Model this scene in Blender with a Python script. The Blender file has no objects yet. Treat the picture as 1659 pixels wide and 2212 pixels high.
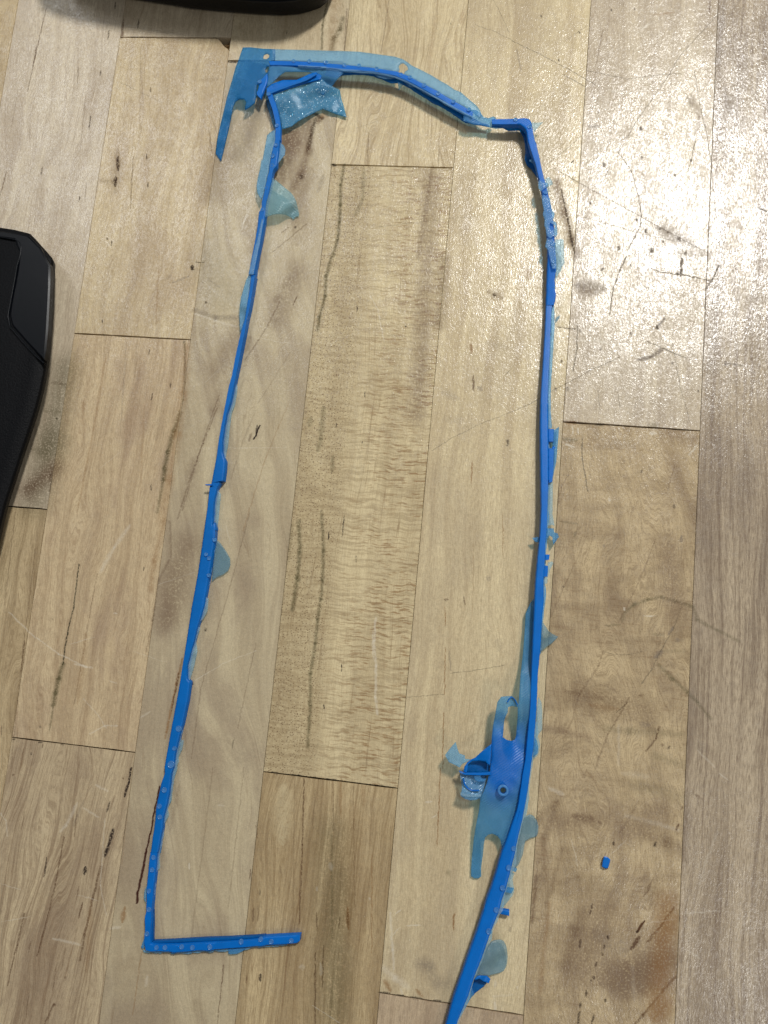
import bpy, bmesh, math, random
from mathutils import Vector, Matrix
from mathutils.geometry import delaunay_2d_cdt
from mathutils import noise as mnoise
random.seed(7)
SC = bpy.context.scene
COL = SC.collection

# ------------------------------------------------------------------ camera (metres; table top at z = 0)
CAM = Vector((40.306, -34.040, 255.635)) / 1000
RIGHT = Vector((0.989639, 0.095164, -0.107506))
DOWN = Vector((0.079567, -0.986798, -0.141063))
FWD = Vector((-0.119511, 0.131047, -0.984146))
FPX = 1661.0                       # focal length in units of a 1659 x 2212 frame
cd = bpy.data.cameras.new('camera'); cam = bpy.data.objects.new('camera', cd); COL.objects.link(cam)
m = Matrix((RIGHT, -DOWN, -FWD)).transposed().to_4x4(); m.translation = CAM
cam.matrix_world = m
cd.sensor_fit = 'VERTICAL'; cd.sensor_height = 36.0; cd.lens = 36.0 * FPX / 2212.0
cd.clip_start = 0.01; cd.clip_end = 50
SC.camera = cam
SC.render.resolution_x = 768; SC.render.resolution_y = 1024

# ------------------------------------------------------------------ light: a workshop ceiling of three panels
world = bpy.data.worlds.new("World"); SC.world = world; world.use_nodes = True
bgn = world.node_tree.nodes['Background']
bgn.inputs[0].default_value = (0.93, 0.97, 1.0, 1); bgn.inputs[1].default_value = 0.13

def area(name, loc, target, size, power, colour, size_y=None):
    ld = bpy.data.lights.new(name, 'AREA'); ld.energy = power; ld.color = colour
    ld.shape = 'RECTANGLE' if size_y else 'DISK'; ld.size = size
    if size_y: ld.size_y = size_y
    o = bpy.data.objects.new(name, ld); COL.objects.link(o)
    o.location = loc
    o.rotation_euler = (Vector(target) - Vector(loc)).to_track_quat('-Z', 'Y').to_euler()
    return o
area('ceiling_panel_light', (0.380, 0.715, 1.10), (0.0, 0.0, 0), 0.12, 13.5, (1.0, 0.985, 0.95), 0.17)
area('ceiling_panel_light', (1.10, -0.95, 1.75), (0, 0, 0), 0.34, 6.0, (1.0, 0.96, 0.9))
area('ceiling_panel_light', (-1.00, 1.15, 1.75), (0, 0, 0), 0.75, 6.2, (0.98, 0.99, 1.0))

SC.view_settings.view_transform = 'Standard'; SC.view_settings.look = 'None'
SC.view_settings.exposure = 0.0; SC.view_settings.gamma = 1.0

# ------------------------------------------------------------------ pixel -> point on the plane z (mm)
def at(px, py, z=0.0):
    d = FWD + RIGHT * ((px - 829.5) / FPX) + DOWN * ((py - 1106.0) / FPX)
    t = (z / 1000.0 - CAM.z) / d.z
    return CAM + d * t
TILE = {'T1': (460.8, 87.8, 6), 'T2': (691.2, 87.8, 6), 'T3': (921.7, 87.8, 6), 'T4': (460.8, 318.2, 6),
        'T5': (1059.9, 307.2, 6), 'T6': (414.8, 594.7, 6), 'T7': (368.7, 871.2, 6), 'U1': (1059.9, 583.7, 6),
        'U2': (1059.9, 860.2, 6), 'U3': (1059.9, 1136.7, 6), 'U4': (944.7, 1459.3, 6), 'U5': (944.7, 1689.7, 6),
        'U6': (944.7, 1935.5, 6), 'U7': (276.5, 1566.8, 6), 'U8': (276.5, 1843.3, 6), 'D': (0, 0, 1)}
for _r in range(4):
    for _c in range(3):
        TILE['c%d' % (_r * 3 + _c + 1)] = (_c * 553, _r * 553, 3)
def P(*runs):
    """P('T1', [(x, y), ...], 'T2', [...]) -> list of frame coordinates"""
    out = []
    for i in range(0, len(runs), 2):
        ox, oy, s = TILE[runs[i]]
        out += [(ox + x / s, oy + y / s) for x, y in runs[i + 1]]
    return out

# ------------------------------------------------------------------ object helpers
def link(o, parent=None):
    COL.objects.link(o)
    if parent is not None: o.parent = parent
    return o
def mesh_obj(name, verts, faces, mat, parent=None, smooth=False):
    me = bpy.data.meshes.new(name); me.from_pydata([tuple(v) for v in verts], [], faces)
    bm = bmesh.new(); bm.from_mesh(me); bmesh.ops.recalc_face_normals(bm, faces=bm.faces)
    bm.to_mesh(me); bm.free()
    if smooth: me.polygons.foreach_set('use_smooth', [True] * len(me.polygons))
    me.materials.append(mat)
    return link(bpy.data.objects.new(name, me), parent)
def thing(name, label, cat, loc=(0, 0, 0)):
    o = bpy.data.objects.new(name, None); o.empty_display_size = 0.02; link(o)
    o.location = loc; o['label'] = label; o['category'] = cat
    return o

# ------------------------------------------------------------------ node helpers
class NT:
    def __init__(s, name):
        s.mat = bpy.data.materials.new(name); s.mat.use_nodes = True
        s.t = s.mat.node_tree; s.t.nodes.clear()
        s.out = s.t.nodes.new('ShaderNodeOutputMaterial')
    def put(s, sock, v):
        if isinstance(v, bpy.types.NodeSocket): s.t.links.new(v, sock)
        elif v is not None: sock.default_value = v
    def n(s, typ, ins=None, out=0, **props):
        nd = s.t.nodes.new(typ)
        for k, v in props.items(): setattr(nd, k, v)
        for k, v in (ins or {}).items(): s.put(nd.inputs[k], v)
        return nd.outputs[out]
    def m(s, op, a, b=None, c=None, clamp=False):
        nd = s.t.nodes.new('ShaderNodeMath'); nd.operation = op; nd.use_clamp = clamp
        for i, v in enumerate((a, b, c)):
            if v is not None: s.put(nd.inputs[i], v)
        return nd.outputs[0]
    def v(s, op, a, b=None, out=0, scale=None):
        nd = s.t.nodes.new('ShaderNodeVectorMath'); nd.operation = op
        s.put(nd.inputs[0], a)
        if b is not None: s.put(nd.inputs[1], b)
        if scale is not None: s.put(nd.inputs['Scale'], scale)
        return nd.outputs[out]
    def mix(s, f, a, b, blend='MIX'):
        nd = s.t.nodes.new('ShaderNodeMix'); nd.data_type = 'RGBA'; nd.blend_type = blend
        s.put(nd.inputs[0], f); s.put(nd.inputs[6], a); s.put(nd.inputs[7], b)
        return nd.outputs[2]
    def noise(s, vec, scale, det=2, rough=0.5, dist=0.0, out=0):
        return s.n('ShaderNodeTexNoise', {'Vector': vec, 'Scale': scale, 'Detail': det, 'Roughness': rough, 'Distortion': dist}, out)
    def ramp(s, v, a, b, smooth=True, lo=0.0, hi=1.0):
        return s.n('ShaderNodeMapRange', {0: v, 1: a, 2: b, 3: lo, 4: hi}, interpolation_type='SMOOTHSTEP' if smooth else 'LINEAR')
def c4(c): return (c[0], c[1], c[2], 1.0)
def srgb(r, g, b, k=1.0):
    f = lambda u: (u / 255 / 12.92) if u <= 10 else ((u / 255 + 0.055) / 1.055) ** 2.4
    return (f(r) * k, f(g) * k, f(b) * k, 1.0)

def stroke_group():
    """colour-mixing group: a soft capsule or leaf from A to B, in table millimetres"""
    g = bpy.data.node_groups.new('stroke', 'ShaderNodeTree')
    I = g.interface
    for nm, ty in (('Color', 'NodeSocketColor'), ('Mark', 'NodeSocketColor'), ('P', 'NodeSocketVector'), ('A', 'NodeSocketVector'),
                   ('AB', 'NodeSocketVector'), ('InvL2', 'NodeSocketFloat'), ('W', 'NodeSocketFloat'), ('Inner', 'NodeSocketFloat'),
                   ('Taper', 'NodeSocketFloat'), ('Fac', 'NodeSocketFloat'), ('Ragged', 'NodeSocketFloat')):
        I.new_socket(nm, in_out='INPUT', socket_type=ty)
    I.new_socket('Color', in_out='OUTPUT', socket_type='NodeSocketColor')
    gi = g.nodes.new('NodeGroupInput').outputs; go = g.nodes.new('NodeGroupOutput').inputs
    L = g.links.new
    def vm(op, a, b, o=0):
        n = g.nodes.new('ShaderNodeVectorMath'); n.operation = op; L(a, n.inputs[0])
        if op == 'SCALE': L(b, n.inputs['Scale'])
        elif b is not None: L(b, n.inputs[1])
        return n.outputs[o]
    def mm(op, a, b=None, clamp=False):
        n = g.nodes.new('ShaderNodeMath'); n.operation = op; n.use_clamp = clamp
        for i, x in enumerate((a, b)):
            if x is None: continue
            if isinstance(x, float): n.inputs[i].default_value = x
            else: L(x, n.inputs[i])
        return n.outputs[0]
    pa = vm('SUBTRACT', gi['P'], gi['A'])
    h = mm('MINIMUM', mm('MAXIMUM', mm('MULTIPLY', vm('DOT_PRODUCT', pa, gi['AB'], 1), gi['InvL2']), 0.0), 1.0)
    d = vm('LENGTH', vm('SUBTRACT', pa, vm('SCALE', gi['AB'], h)), None, 1)
    leaf = mm('POWER', mm('MULTIPLY', mm('MULTIPLY', h, mm('SUBTRACT', 1.0, h)), 4.0), 0.6)
    wf = mm('ADD', mm('MULTIPLY', mm('SUBTRACT', leaf, 1.0), gi['Taper']), 1.02)
    w = mm('MULTIPLY', gi['W'], wf)
    mr = g.nodes.new('ShaderNodeMapRange'); mr.interpolation_type = 'SMOOTHSTEP'
    L(d, mr.inputs[0]); L(mm('MULTIPLY', w, gi['Inner']), mr.inputs[1]); L(w, mr.inputs[2])
    mr.inputs[3].default_value = 1; mr.inputs[4].default_value = 0
    mk_ = mm('MULTIPLY', mm('MULTIPLY', mr.outputs[0], gi['Ragged']), gi['Fac'])
    mx = g.nodes.new('ShaderNodeMix'); mx.data_type = 'RGBA'
    L(mk_, mx.inputs[0]); L(gi['Color'], mx.inputs[6]); L(gi['Mark'], mx.inputs[7])
    L(mx.outputs[2], go[0])
    return g
STROKE = stroke_group()

# ------------------------------------------------------------------ marks on the bench: wear, grain, smudges and painted glints (frame coordinates, widths in mm)
BRN = srgb(84, 56, 38); DRK = srgb(40, 30, 30); OLV = srgb(82, 76, 50); TAN = srgb(140, 104, 66)
SCR = srgb(72, 66, 56); WHT = srgb(226, 218, 200); GRY = srgb(120, 108, 96); MAU = srgb(116, 94, 76)
MARKS = []      # (polyline, width, colour, strength, taper, inner)
def mk(tile, pts, w, col, s=0.85, taper=1.0, inner=0.35):
    MARKS.append((P(tile, pts), w, col, s, taper, inner))
def dot(tile, x, y, w, col, s=0.9, inner=0.3, dy=6): mk(tile, [(x, y), (x + 1, y + dy)], w, col, s, 0.0, inner)
# upper left
mk('c1', [(300, 55), (250, 270), (180, 590)], .35, BRN, .8, 0)
mk('c1', [(238, 290), (215, 430)], .5, BRN, .9)
for a in ([(748, 10), (745, 60)], [(708, 195), (697, 260)], [(656, 455), (648, 495)], [(587, 745), (576, 845)],
          [(274, 1080), (265, 1135)], [(950, 995), (950, 1035)], [(975, 565), (977, 600)], [(518, 1270), (508, 1310)],
          [(722, 1555), (722, 1595)], [(900, 120), (893, 190)], [(958, 1180), (958, 1225)]):
    mk('c1', a, .55, DRK, .8)
mk('c1', [(762, 1010), (766, 1110)], 1.1, DRK, .95); mk('c1', [(750, 1140), (746, 1215)], 1.4, DRK, .95)
mk('c1', [(765, 960), (745, 1260)], 4.0, BRN, .35, 1, 0); mk('c1', [(640, 1165), (740, 1185)], 2.4, BRN, .35, 1, 0)
mk('c1', [(862, 1000), (845, 1380)], .4, BRN, .7); mk('c1', [(46, 1100), (0, 1270)], .5, BRN, .7)
mk('c1', [(560, 1180), (550, 1320)], .5, BRN, .5); mk('c1', [(510, 420), (500, 560)], .5, BRN, .5)
mk('c1', [(770, 530), (1050, 665)], .25, SCR, .5, .3); dot('c1', 693, 1545, .6, DRK)
mk('c1', [(120, 560), (60, 900)], .3, BRN, .45); mk('c1', [(560, 560), (520, 980)], .3, BRN, .4)
mk('c1', [(910, 300), (905, 900)], .3, BRN, .35); mk('c1', [(1350, 820), (1375, 1000)], .5, BRN, .45)
mk('c1', [(1290, 520), (1420, 510)], 2.2, MAU, .3, 1, 0); mk('c1', [(1420, 900), (1350, 700)], .4, BRN, .3)
dot('c4', 1247, 70, 1.2, DRK, .95, .5, 12); dot('c4', 1334, 297, .6, DRK); dot('c4', 368, 1050, .7, DRK)
mk('c4', [(1260, 38), (1325, 42)], .35, DRK, .8); mk('c4', [(1110, 175), (1230, 130)], .9, GRY, .5)
mk('c4', [(1060, 160), (1120, 120)], .8, GRY, .3)
for a in ([(666, 405), (663, 438)], [(969, 605), (965, 640)], [(987, 890), (980, 935)], [(1108, 815), (1103, 860)], [(980, 1480), (980, 1525)]):
    mk('c4', a, .5, DRK, .8)
mk('c4', [(1195, 555), (1200, 700), (1196, 820), (1183, 930), (1166, 1020)], .55, OLV, .8, 0)
mk('c4', [(1166, 1020), (1130, 1130), (1087, 1270), (1068, 1380), (1058, 1450)], 1.2, OLV, .9, 0)
mk('c4', [(1058, 1450), (1020, 1659)], .8, OLV, .7, 0)
mk('c4', [(1215, 600), (1190, 900), (1150, 1150), (1100, 1450), (1050, 1700)], 3.4, TAN, .4, 0, .3)
mk('c4', [(685, 640), (620, 1050), (500, 1659)], .9, TAN, .45, .5, 0); mk('c4', [(890, 540), (870, 780)], .9, BRN, .3, 1, 0)
mk('c4', [(820, 540), (780, 1150)], .7, GRY, .35, 1, 0); mk('c4', [(1030, 60), (1010, 450)], .9, TAN, .45, 1, 0)
mk('c4', [(935, 960), (905, 1600)], .8, TAN, .35, 1, 0); mk('c4', [(1050, 960), (1010, 1200)], 2.6, MAU, .28, 1, 0)
mk('c4', [(545, 930), (535, 1010)], 1.4, TAN, .5, 1, 0); mk('c4', [(1340, 140), (1430, 210)], .8, GRY, .4, 1, 0)
mk('c4', [(1260, 350), (1400, 400), (1540, 400)], 2.0, GRY, .5, 0, 0); mk('c4', [(1260, 375), (1400, 420), (1540, 460)], .7, WHT, .5, 0, 0)
mk('c4', [(1310, 160), (1440, 270)], .7, WHT, .4, 1, 0)
mk('c4', [(1460, 820), (1380, 1000), (1320, 1200)], 3.4, MAU, .35, 0, 0); mk('c4', [(1420, 900), (1290, 1280), (1180, 1650)], .45, BRN, .45, 0)
mk('c4', [(1250, 1300), (1180, 1640)], 4.5, MAU, .35, 1, 0)
mk('c4', [(150, 1500), (250, 1480)], 3.0, BRN, .35, 1, 0); mk('c4', [(280, 1000), (400, 1010)], 1.6, OLV, .35, 1, 0)
mk('c4', [(330, 820), (430, 830)], 1.6, BRN, .45, 1, 0); mk('c4', [(200, 1250), (330, 1290)], 2.2, OLV, .35, 1, 0)
mk('c4', [(335, 1350), (320, 1560)], 1.2, BRN, .6, 1, 0); dot('c4', 325, 1412, .7, DRK)
mk('c4', [(1480, 680), (1330, 820)], .22, WHT, .6, .3); mk('c4', [(640, 1380), (780, 1270)], .22, WHT, .4, .3)
# T6/T7 detail on the long grey stave
mk('T6', [(1370, 265), (1310, 390)], .55, BRN, .9); mk('T7', [(1153, 285), (1120, 380), (1078, 460)], .5, DRK, .98, 0)
mk('T7', [(1045, 385), (1010, 500)], .9, BRN, .6); mk('T6', [(1160, 300), (980, 650), (860, 850), (680, 1100)], .6, BRN, .45, 0)
mk('T6', [(1150, 250), (1060, 350)], 3.0, MAU, .5, 1, 0); mk('T6', [(760, 780), (690, 1000)], 2.6, MAU, .5, 1, 0)
mk('T6', [(1270, 1000), (960, 1500), (850, 1659)], .35, BRN, .3, 0); mk('T6', [(880, 810), (1090, 860), (1280, 880)], .22, WHT, .6, .3)
mk('T6', [(390, 1120), (540, 1060)], .25, WHT, .5, .2); mk('T6', [(1300, 0), (1180, 170)], 3.4, MAU, .35, 1, 0)
mk('T7', [(600, 60), (500, 330), (420, 520), (260, 950), (150, 1300), (90, 1500)], .5, BRN, .5, 0)
mk('T7', [(350, 680), (250, 1000)], 3.4, MAU, .38, 1, 0); mk('T7', [(1250, 640), (1000, 1450), (940, 1659)], .4, TAN, .45, 0)
mk('T7', [(1530, 0), (1390, 320), (1240, 700)], .35, TAN, .4, 0); mk('T7', [(1100, 100), (950, 450), (780, 980)], .4, BRN, .3, 0)
mk('T7', [(420, 580), (1500, 575)], .2, WHT, .5, .2)
# knots and swirl near the upper flap
mk('c2', [(372, 735), (430, 765)], 1.8, DRK, .9, .2, .2); mk('c2', [(385, 770), (355, 880), (335, 975)], 1.7, DRK, .8, .4, .15)
mk('c2', [(430, 760), (390, 800)], 2.2, BRN, .8, 1, .1); mk('c2', [(350, 700), (340, 980), (290, 1130), (235, 1220)], 3.2, BRN, .55, 0, 0)
dot('c2', 292, 1142, 1.3, DRK, .9, .2, 10); mk('c2', [(500, 700), (420, 760)], 3.0, TAN, .5, 1, 0)
mk('c2', [(290, 900), (210, 1060)], 4.2, MAU, .4, 1, 0); mk('c2', [(200, 880), (230, 1000)], 3.5, GRY, .25, 1, 0)
mk('c2', [(470, 1000), (330, 1280), (180, 1480)], 2.4, WHT, .22, 0, 0); mk('c2', [(440, 1130), (400, 1250)], 2.2, GRY, .4, 1, 0)
dot('c2', 255, 1470, .9, DRK, .8); mk('c2', [(215, 1470), (160, 1510)], .7, BRN, .6); mk('c2', [(330, 1450), (100, 1640)], .4, BRN, .5, 0)
mk('c2', [(240, 1480), (270, 1600)], 3.6, MAU, .4, 1, 0)
mk('T4', [(490, 760), (400, 960), (370, 1070)], .6, WHT, .7, .4); mk('T4', [(440, 850), (380, 1000)], .5, WHT, .5)
# dark wavy streak down the centre stave
mk('c2', [(572, 1068), (548, 1200), (545, 1330), (540, 1440), (528, 1550), (500, 1659)], .85, OLV, .9, 0, .1)
mk('c2', [(700, 1090), (692, 1290), (640, 1400)], 1.1, OLV, .5, .6, 0)
mk('c5', [(490, 0), (455, 130), (448, 260), (410, 400), (400, 480)], .85, OLV, .88, 0, .1)
mk('c5', [(440, 980), (420, 1180), (400, 1260)], 1.4, OLV, .6, .4, 0); mk('c5', [(360, 1040), (340, 1110)], 1.6, OLV, .5, 1, 0)
mk('c5', [(500, 1290), (490, 1410)], .9, OLV, .6)
mk('c8', [(278, 60), (284, 250), (268, 430), (236, 630)], 1.0, OLV, .85, 0, .1)
mk('c8', [(425, 0), (438, 250), (430, 440), (420, 560), (398, 700), (385, 850), (352, 1050), (352, 1250), (335, 1520)], .8, OLV, .8, 0, .1)
mk('c8', [(240, 60), (200, 350)], 1.0, OLV, .4, 1, 0)
for a, w in (([(570, 15), (560, 165)], .35), ([(471, 128), (468, 184)], .5), ([(649, 280), (648, 328)], .35), ([(555, 985), (553, 1035)], .3), ([(441, 1240), (440, 1284)], .4)):
    mk('c8', a, w, DRK, .95)
for a in ([(656, 315), (655, 365)], [(705, 878), (705, 918)], [(690, 1200), (688, 1215)], [(520, 1078), (521, 1112)]): mk('c5', a, .4, DRK, .9)
dot('c5', 970, 451, .5, DRK, .95); mk('c5', [(740, 255), (790, 350), (830, 560)], .3, WHT, .7, .2); mk('c5', [(1040, 50), (1010, 120)], .4, WHT, .7)
mk('c8', [(775, 690), (765, 830), (778, 1000), (775, 1200), (785, 1310)], .8, WHT, .65, 0, .1); mk('c8', [(755, 760), (760, 960)], .7, WHT, .6, 1, 0)
mk('c8', [(930, 1205), (1220, 1180)], .3, SCR, .6, .2); mk('c8', [(1260, 1045), (1400, 1030), (1610, 992)], .3, SCR, .65, 0)
mk('c8', [(1250, 900), (1265, 1035)], .6, GRY, .5); mk('c8', [(1225, 605), (1226, 745)], .35, TAN, .9)
mk('c8', [(1227, 880), (1222, 1180)], .35, TAN, .85, .2); mk('c8', [(1216, 1300), (1210, 1659)], .35, TAN, .85, .2)
mk('c8', [(1215, 565), (1250, 570)], .8, BRN, .8); mk('c8', [(1345, 540), (1355, 605)], .4, BRN, .9)
dot('c8', 1505, 428, 1.3, GRY, .7, .1); mk('c8', [(1600, 0), (1600, 280)], .3, TAN, .7); mk('c8', [(1410, 100), (1405, 700)], .3, TAN, .35)
mk('c8', [(1560, 820), (1580, 900)], 2.6, GRY, .25, 1, 0)
# c5 right stave
dot('c5', 1545, 252, 1.2, DRK, .9, .3, 4); mk('c5', [(1500, 225), (1600, 275)], 3.4, BRN, .45, 1, 0)
for a, w, cc in (([(1392, 565), (1400, 635)], 1.0, TAN), ([(1407, 770), (1410, 878)], .8, BRN), ([(1401, 1325), (1396, 1475)], .6, TAN)): mk('c5', a, w, cc, .85)
mk('c5', [(1659, 1010), (1450, 1090), (1270, 1180), (1140, 1262)], .25, SCR, .7, 0); mk('c5', [(1605, 780), (1659, 728)], .3, SCR, .8)
dot('c5', 1632, 1195, 1.0, DRK, .8, .1, 30); mk('c5', [(1310, 690), (1390, 790)], .25, WHT, .7); mk('c5', [(1430, 850), (1470, 870)], 1.4, GRY, .5)
mk('c5', [(1200, 880), (1320, 930)], 3.2, GRY, .3, 1, 0); mk('c5', [(1480, 560), (1640, 600)], 3.4, GRY, .2, 1, 0); mk('c5', [(1200, 1060), (1350, 1060)], 3, GRY, .2, 1, 0)
mk('c5', [(8, 1090), (0, 1170)], .7, DRK, .9)
# top middle
mk('c2', [(465, 0), (432, 160), (425, 320)], .6, OLV, .85, 0); mk('c2', [(562, 120), (545, 190), (505, 250), (492, 320)], 1.4, OLV, .75, 0, 0)
mk('c2', [(590, 60), (572, 320)], .6, BRN, .6, 0); mk('c2', [(520, 0), (480, 330)], 4.5, TAN, .35, 0, 0)
mk('c2', [(862, 0), (810, 345)], .35, BRN, .55, 0); mk('c2', [(200, 195), (198, 225)], .5, DRK, .7); mk('c2', [(1262, 145), (1262, 165)], .3, DRK, .9)
mk('c2', [(1345, 60), (1325, 160)], 1.2, TAN, .5, 1, 0); mk('c2', [(1160, 100), (1090, 800)], 1.6, TAN, .3, 1, 0); mk('c2', [(730, 850), (722, 1068)], .35, BRN, .6)
mk('c2', [(1188, 960), (1180, 1080)], .4, BRN, .6); mk('c2', [(650, 830), (880, 750), (1060, 660)], .22, SCR, .45, 0); mk('c2', [(780, 900), (690, 830)], .22, SCR, .3)
mk('c2', [(1375, 1095), (1450, 1195)], .3, SCR, .6); mk('c2', [(800, 1470), (1250, 1415), (1659, 1385)], .22, SCR, .55, 0); mk('c2', [(1140, 1090), (1050, 1659)], 1.8, MAU, .5, 0, 0)
mk('c2', [(1540, 0), (1590, 100), (1640, 210)], .28, SCR, .6, 0); mk('c2', [(1420, 160), (1560, 210), (1659, 260)], .28, SCR, .6, 0)
# right upper: scratches under the glare, with painted highlights
mk('c3', [(0, 265), (180, 350), (370, 450), (540, 550)], .35, SCR, .8, 0)
mk('c3', [(330, 480), (470, 560)], .45, SCR, .8, .3)
mk('c3', [(478, 455), (600, 482), (750, 512), (860, 497), (1000, 480), (1100, 480)], .25, SCR, .9, 0)
mk('c3', [(1330, 100), (1190, 250), (1080, 370), (1015, 490), (910, 640), (810, 780), (690, 985)], .35, SCR, .75, 0)
mk('c3', [(690, 985), (775, 1110), (820, 1270), (838, 1400), (830, 1470), (750, 1620)], .38, SCR, .85, 0)
mk('c3', [(230, 1062), (330, 985), (450, 880)], .3, SCR, .7, 0); mk('c3', [(270, 1090), (480, 1210), (700, 1330), (1000, 1495), (1250, 1630)], .3, SCR, .8, 0)
mk('c3', [(430, 1400), (620, 1450), (820, 1510), (1050, 1560)], .3, SCR, .6, 0); mk('c3', [(350, 260), (490, 165)], .3, SCR, .7)
mk('c3', [(1182, 460), (1218, 680), (1260, 860), (1290, 1050), (1320, 1400)], .35, SCR, .7, 0); mk('c3', [(1000, 1430), (1100, 1370)], .3, SCR, .6)
mk('c3', [(590, 180), (545, 425)], .35, BRN, .7); mk('c3', [(1282, 0), (1280, 85)], .7, BRN, .8); mk('c3', [(640, 1075), (600, 1150)], .6, SCR, .7)
mk('c3', [(1190, 900), (1160, 1040), (1140, 1110)], .4, SCR, .7, 0); mk('c3', [(1145, 790), (1130, 900)], .35, SCR, .6); mk('c3', [(1080, 900), (1230, 1000)], .4, SCR, .5)
mk('c3', [(1160, 610), (1215, 760), (1185, 870)], 2.0, MAU, .5, .5, 0); mk('c3', [(500, 820), (560, 820)], 1.8, GRY, .7, .4, 0); mk('c3', [(1135, 630), (1165, 690)], 1.6, GRY, .6, .4, 0)
mk('c3', [(920, 95), (1060, 80)], .9, TAN, .55); mk('c3', [(30, 320), (60, 460)], .7, GRY, .6, .5, 0); mk('c3', [(260, 60), (290, 150)], .3, SCR, .5)
for x, y, w in ((1080, 1550, 1.3), (905, 1620, 1.5), (692, 1605, 1.2), (866, 1496, 1.1), (840, 1018, .8), (395, 1155, .5), (1010, 1500, .7), (980, 1562, .6), (958, 1478, .7),
                (1125, 1635, .9), (436, 208, .5), (560, 722, .5), (305, 386, .5), (595, 1065, 1.2), (508, 1312, .7), (1056, 1130, .8), (190, 100, .6), (808, 1420, .7), (835, 830, 1.0), (1160, 1035, .6), (795, 55, .6), (645, 62, .6)):
    dot('c3', x, y, w, DRK, .8, .2, 8)
mk('c3', [(380, 1060), (402, 1038)], .5, DRK, .9); mk('c3', [(930, 1470), (1200, 1600)], 6.0, GRY, .55, 1, 0); mk('c3', [(1050, 1640), (1300, 1640)], 4, GRY, .5, 1, 0)
mk('c3', [(650, 592), (800, 612), (1000, 635), (1140, 680)], .9, WHT, .7, 0, 0); mk('c3', [(810, 205), (910, 148)], .45, WHT, .9); mk('c3', [(880, 572), (980, 572)], .4, WHT, .8)  # long white stroke: a varnish highlight put into the wood colour
mk('c3', [(290, 1180), (340, 1380), (390, 1560), (410, 1659)], 3.4, MAU, .8, 0, 0); mk('c3', [(320, 1230), (360, 1420), (405, 1640)], .6, DRK, .8, 0, .2)
mk('c3', [(370, 1480), (395, 1600)], 1.4, DRK, .6, 1, 0); mk('c3', [(1370, 0), (1340, 400)], 3, GRY, .4, 0, 0); mk('c3', [(1380, 560), (1420, 750)], 2.6, GRY, .5, 1, 0)
mk('c3', [(1590, 1340), (1659, 1375)], .6, SCR, .8); mk('c3', [(1380, 1450), (1500, 1470)], 3.0, MAU, .4, 1, 0)
mk('c6', [(742, 0), (700, 90), (655, 215), (635, 380)], .6, SCR, .9, 0, .2); mk('c6', [(1100, 15), (1095, 130)], 1.0, DRK, .8, .3, .2)
mk('c6', [(900, 80), (960, 105), (1100, 120), (1280, 160)], .5, SCR, .85, 0); mk('c6', [(1340, 60), (1300, 150), (1252, 220)], .8, SCR, .8, .2)
mk('c6', [(575, 100), (600, 72)], .8, DRK, .7); mk('c6', [(400, 190), (620, 215)], 5.0, GRY, .75, 1, 0); mk('c6', [(430, 230), (560, 250)], 3.6, MAU, .5, 1, 0)
mk('c6', [(820, 670), (900, 655), (975, 605)], 1.6, GRY, .9, .5, .3); mk('c6', [(990, 405), (940, 460)], .8, GRY, .9, .2); dot('c6', 940, 460, 1.0, DRK, .8)
mk('c6', [(870, 550), (960, 590), (1125, 660)], .5, SCR, .8, 0); mk('c6', [(980, 640), (1040, 640)], .8, WHT, .3)
mk('c6', [(1040, 560), (1090, 850), (1155, 1080)], .28, SCR, .7, 0); mk('c6', [(425, 450), (420, 600), (395, 745)], .6, SCR, .8, 0)
mk('c6', [(290, 460), (410, 475)], .5, DRK, .8, .3); mk('c6', [(0, 1010), (150, 940), (290, 860), (500, 745), (700, 655)], .28, SCR, .8, 0)
mk('c6', [(455, 1180), (452, 1300), (475, 1420), (490, 1525)], .5, SCR, .8, 0); mk('c6', [(555, 850), (570, 1010)], .35, SCR, .6); mk('c6', [(680, 870), (705, 1005)], .35, SCR, .7)
mk('c6', [(810, 920), (790, 1000)], .35, SCR, .5); mk('c6', [(1380, 692), (1500, 712)], .9, SCR, .6); mk('c6', [(1240, 300), (1255, 350)], .5, SCR, .6)
mk('c6', [(550, 550), (700, 590), (830, 660)], .45, WHT, .9, 0); mk('c6', [(290, 490), (440, 550), (600, 550)], .3, WHT, .6, 0)
for x, y, w in ((1070, 108, .9), (770, 498, .9), (575, 600, .7), (770, 55, .6), (320, 678, .8), (440, 480, .7), (1040, 690, .7), (360, 855, 1.1), (285, 860, .7), (1385, 690, .9), (1205, 872, .5), (840, 1390, .7), (1050, 1618, 1.0)): dot('c6', x, y, w, DRK, .7, .1, 10)
mk('c6', [(340, 1078), (430, 1085)], 1.2, TAN, .8); mk('c6', [(330, 1185), (420, 1195)], 1.1, OLV, .8, .5); mk('c6', [(895, 1095), (950, 1095)], 1.5, OLV, .7, .5, 0)
mk('c6', [(395, 1100), (390, 1160)], .6, WHT, .9); mk('c6', [(425, 1110), (430, 1160)], .6, WHT, .9); mk('c6', [(890, 1150), (940, 1152)], .8, WHT, .9); mk('c6', [(340, 1215), (410, 1240)], .8, WHT, .9)  # bright glints of shiny dents, painted white into the wood
mk('c6', [(1145, 1290), (1200, 1225)], .6, WHT, .8, .2); dot('c6', 632, 1577, .8, WHT, .9); mk('c6', [(30, 900), (85, 930)], .3, WHT, .7)
mk('c6', [(20, 320), (25, 420)], .35, WHT, .6); mk('c6', [(100, 80), (110, 160)], 2.2, TAN, .5, 1, 0)
mk('c6', [(1060, 1340), (1000, 1540)], .35, BRN, .5); mk('c6', [(1195, 1140), (1170, 1240)], 2.4, MAU, .4, 1, 0); mk('c6', [(1080, 1330), (1020, 1659)], 6, MAU, .3, 0, 0)
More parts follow.
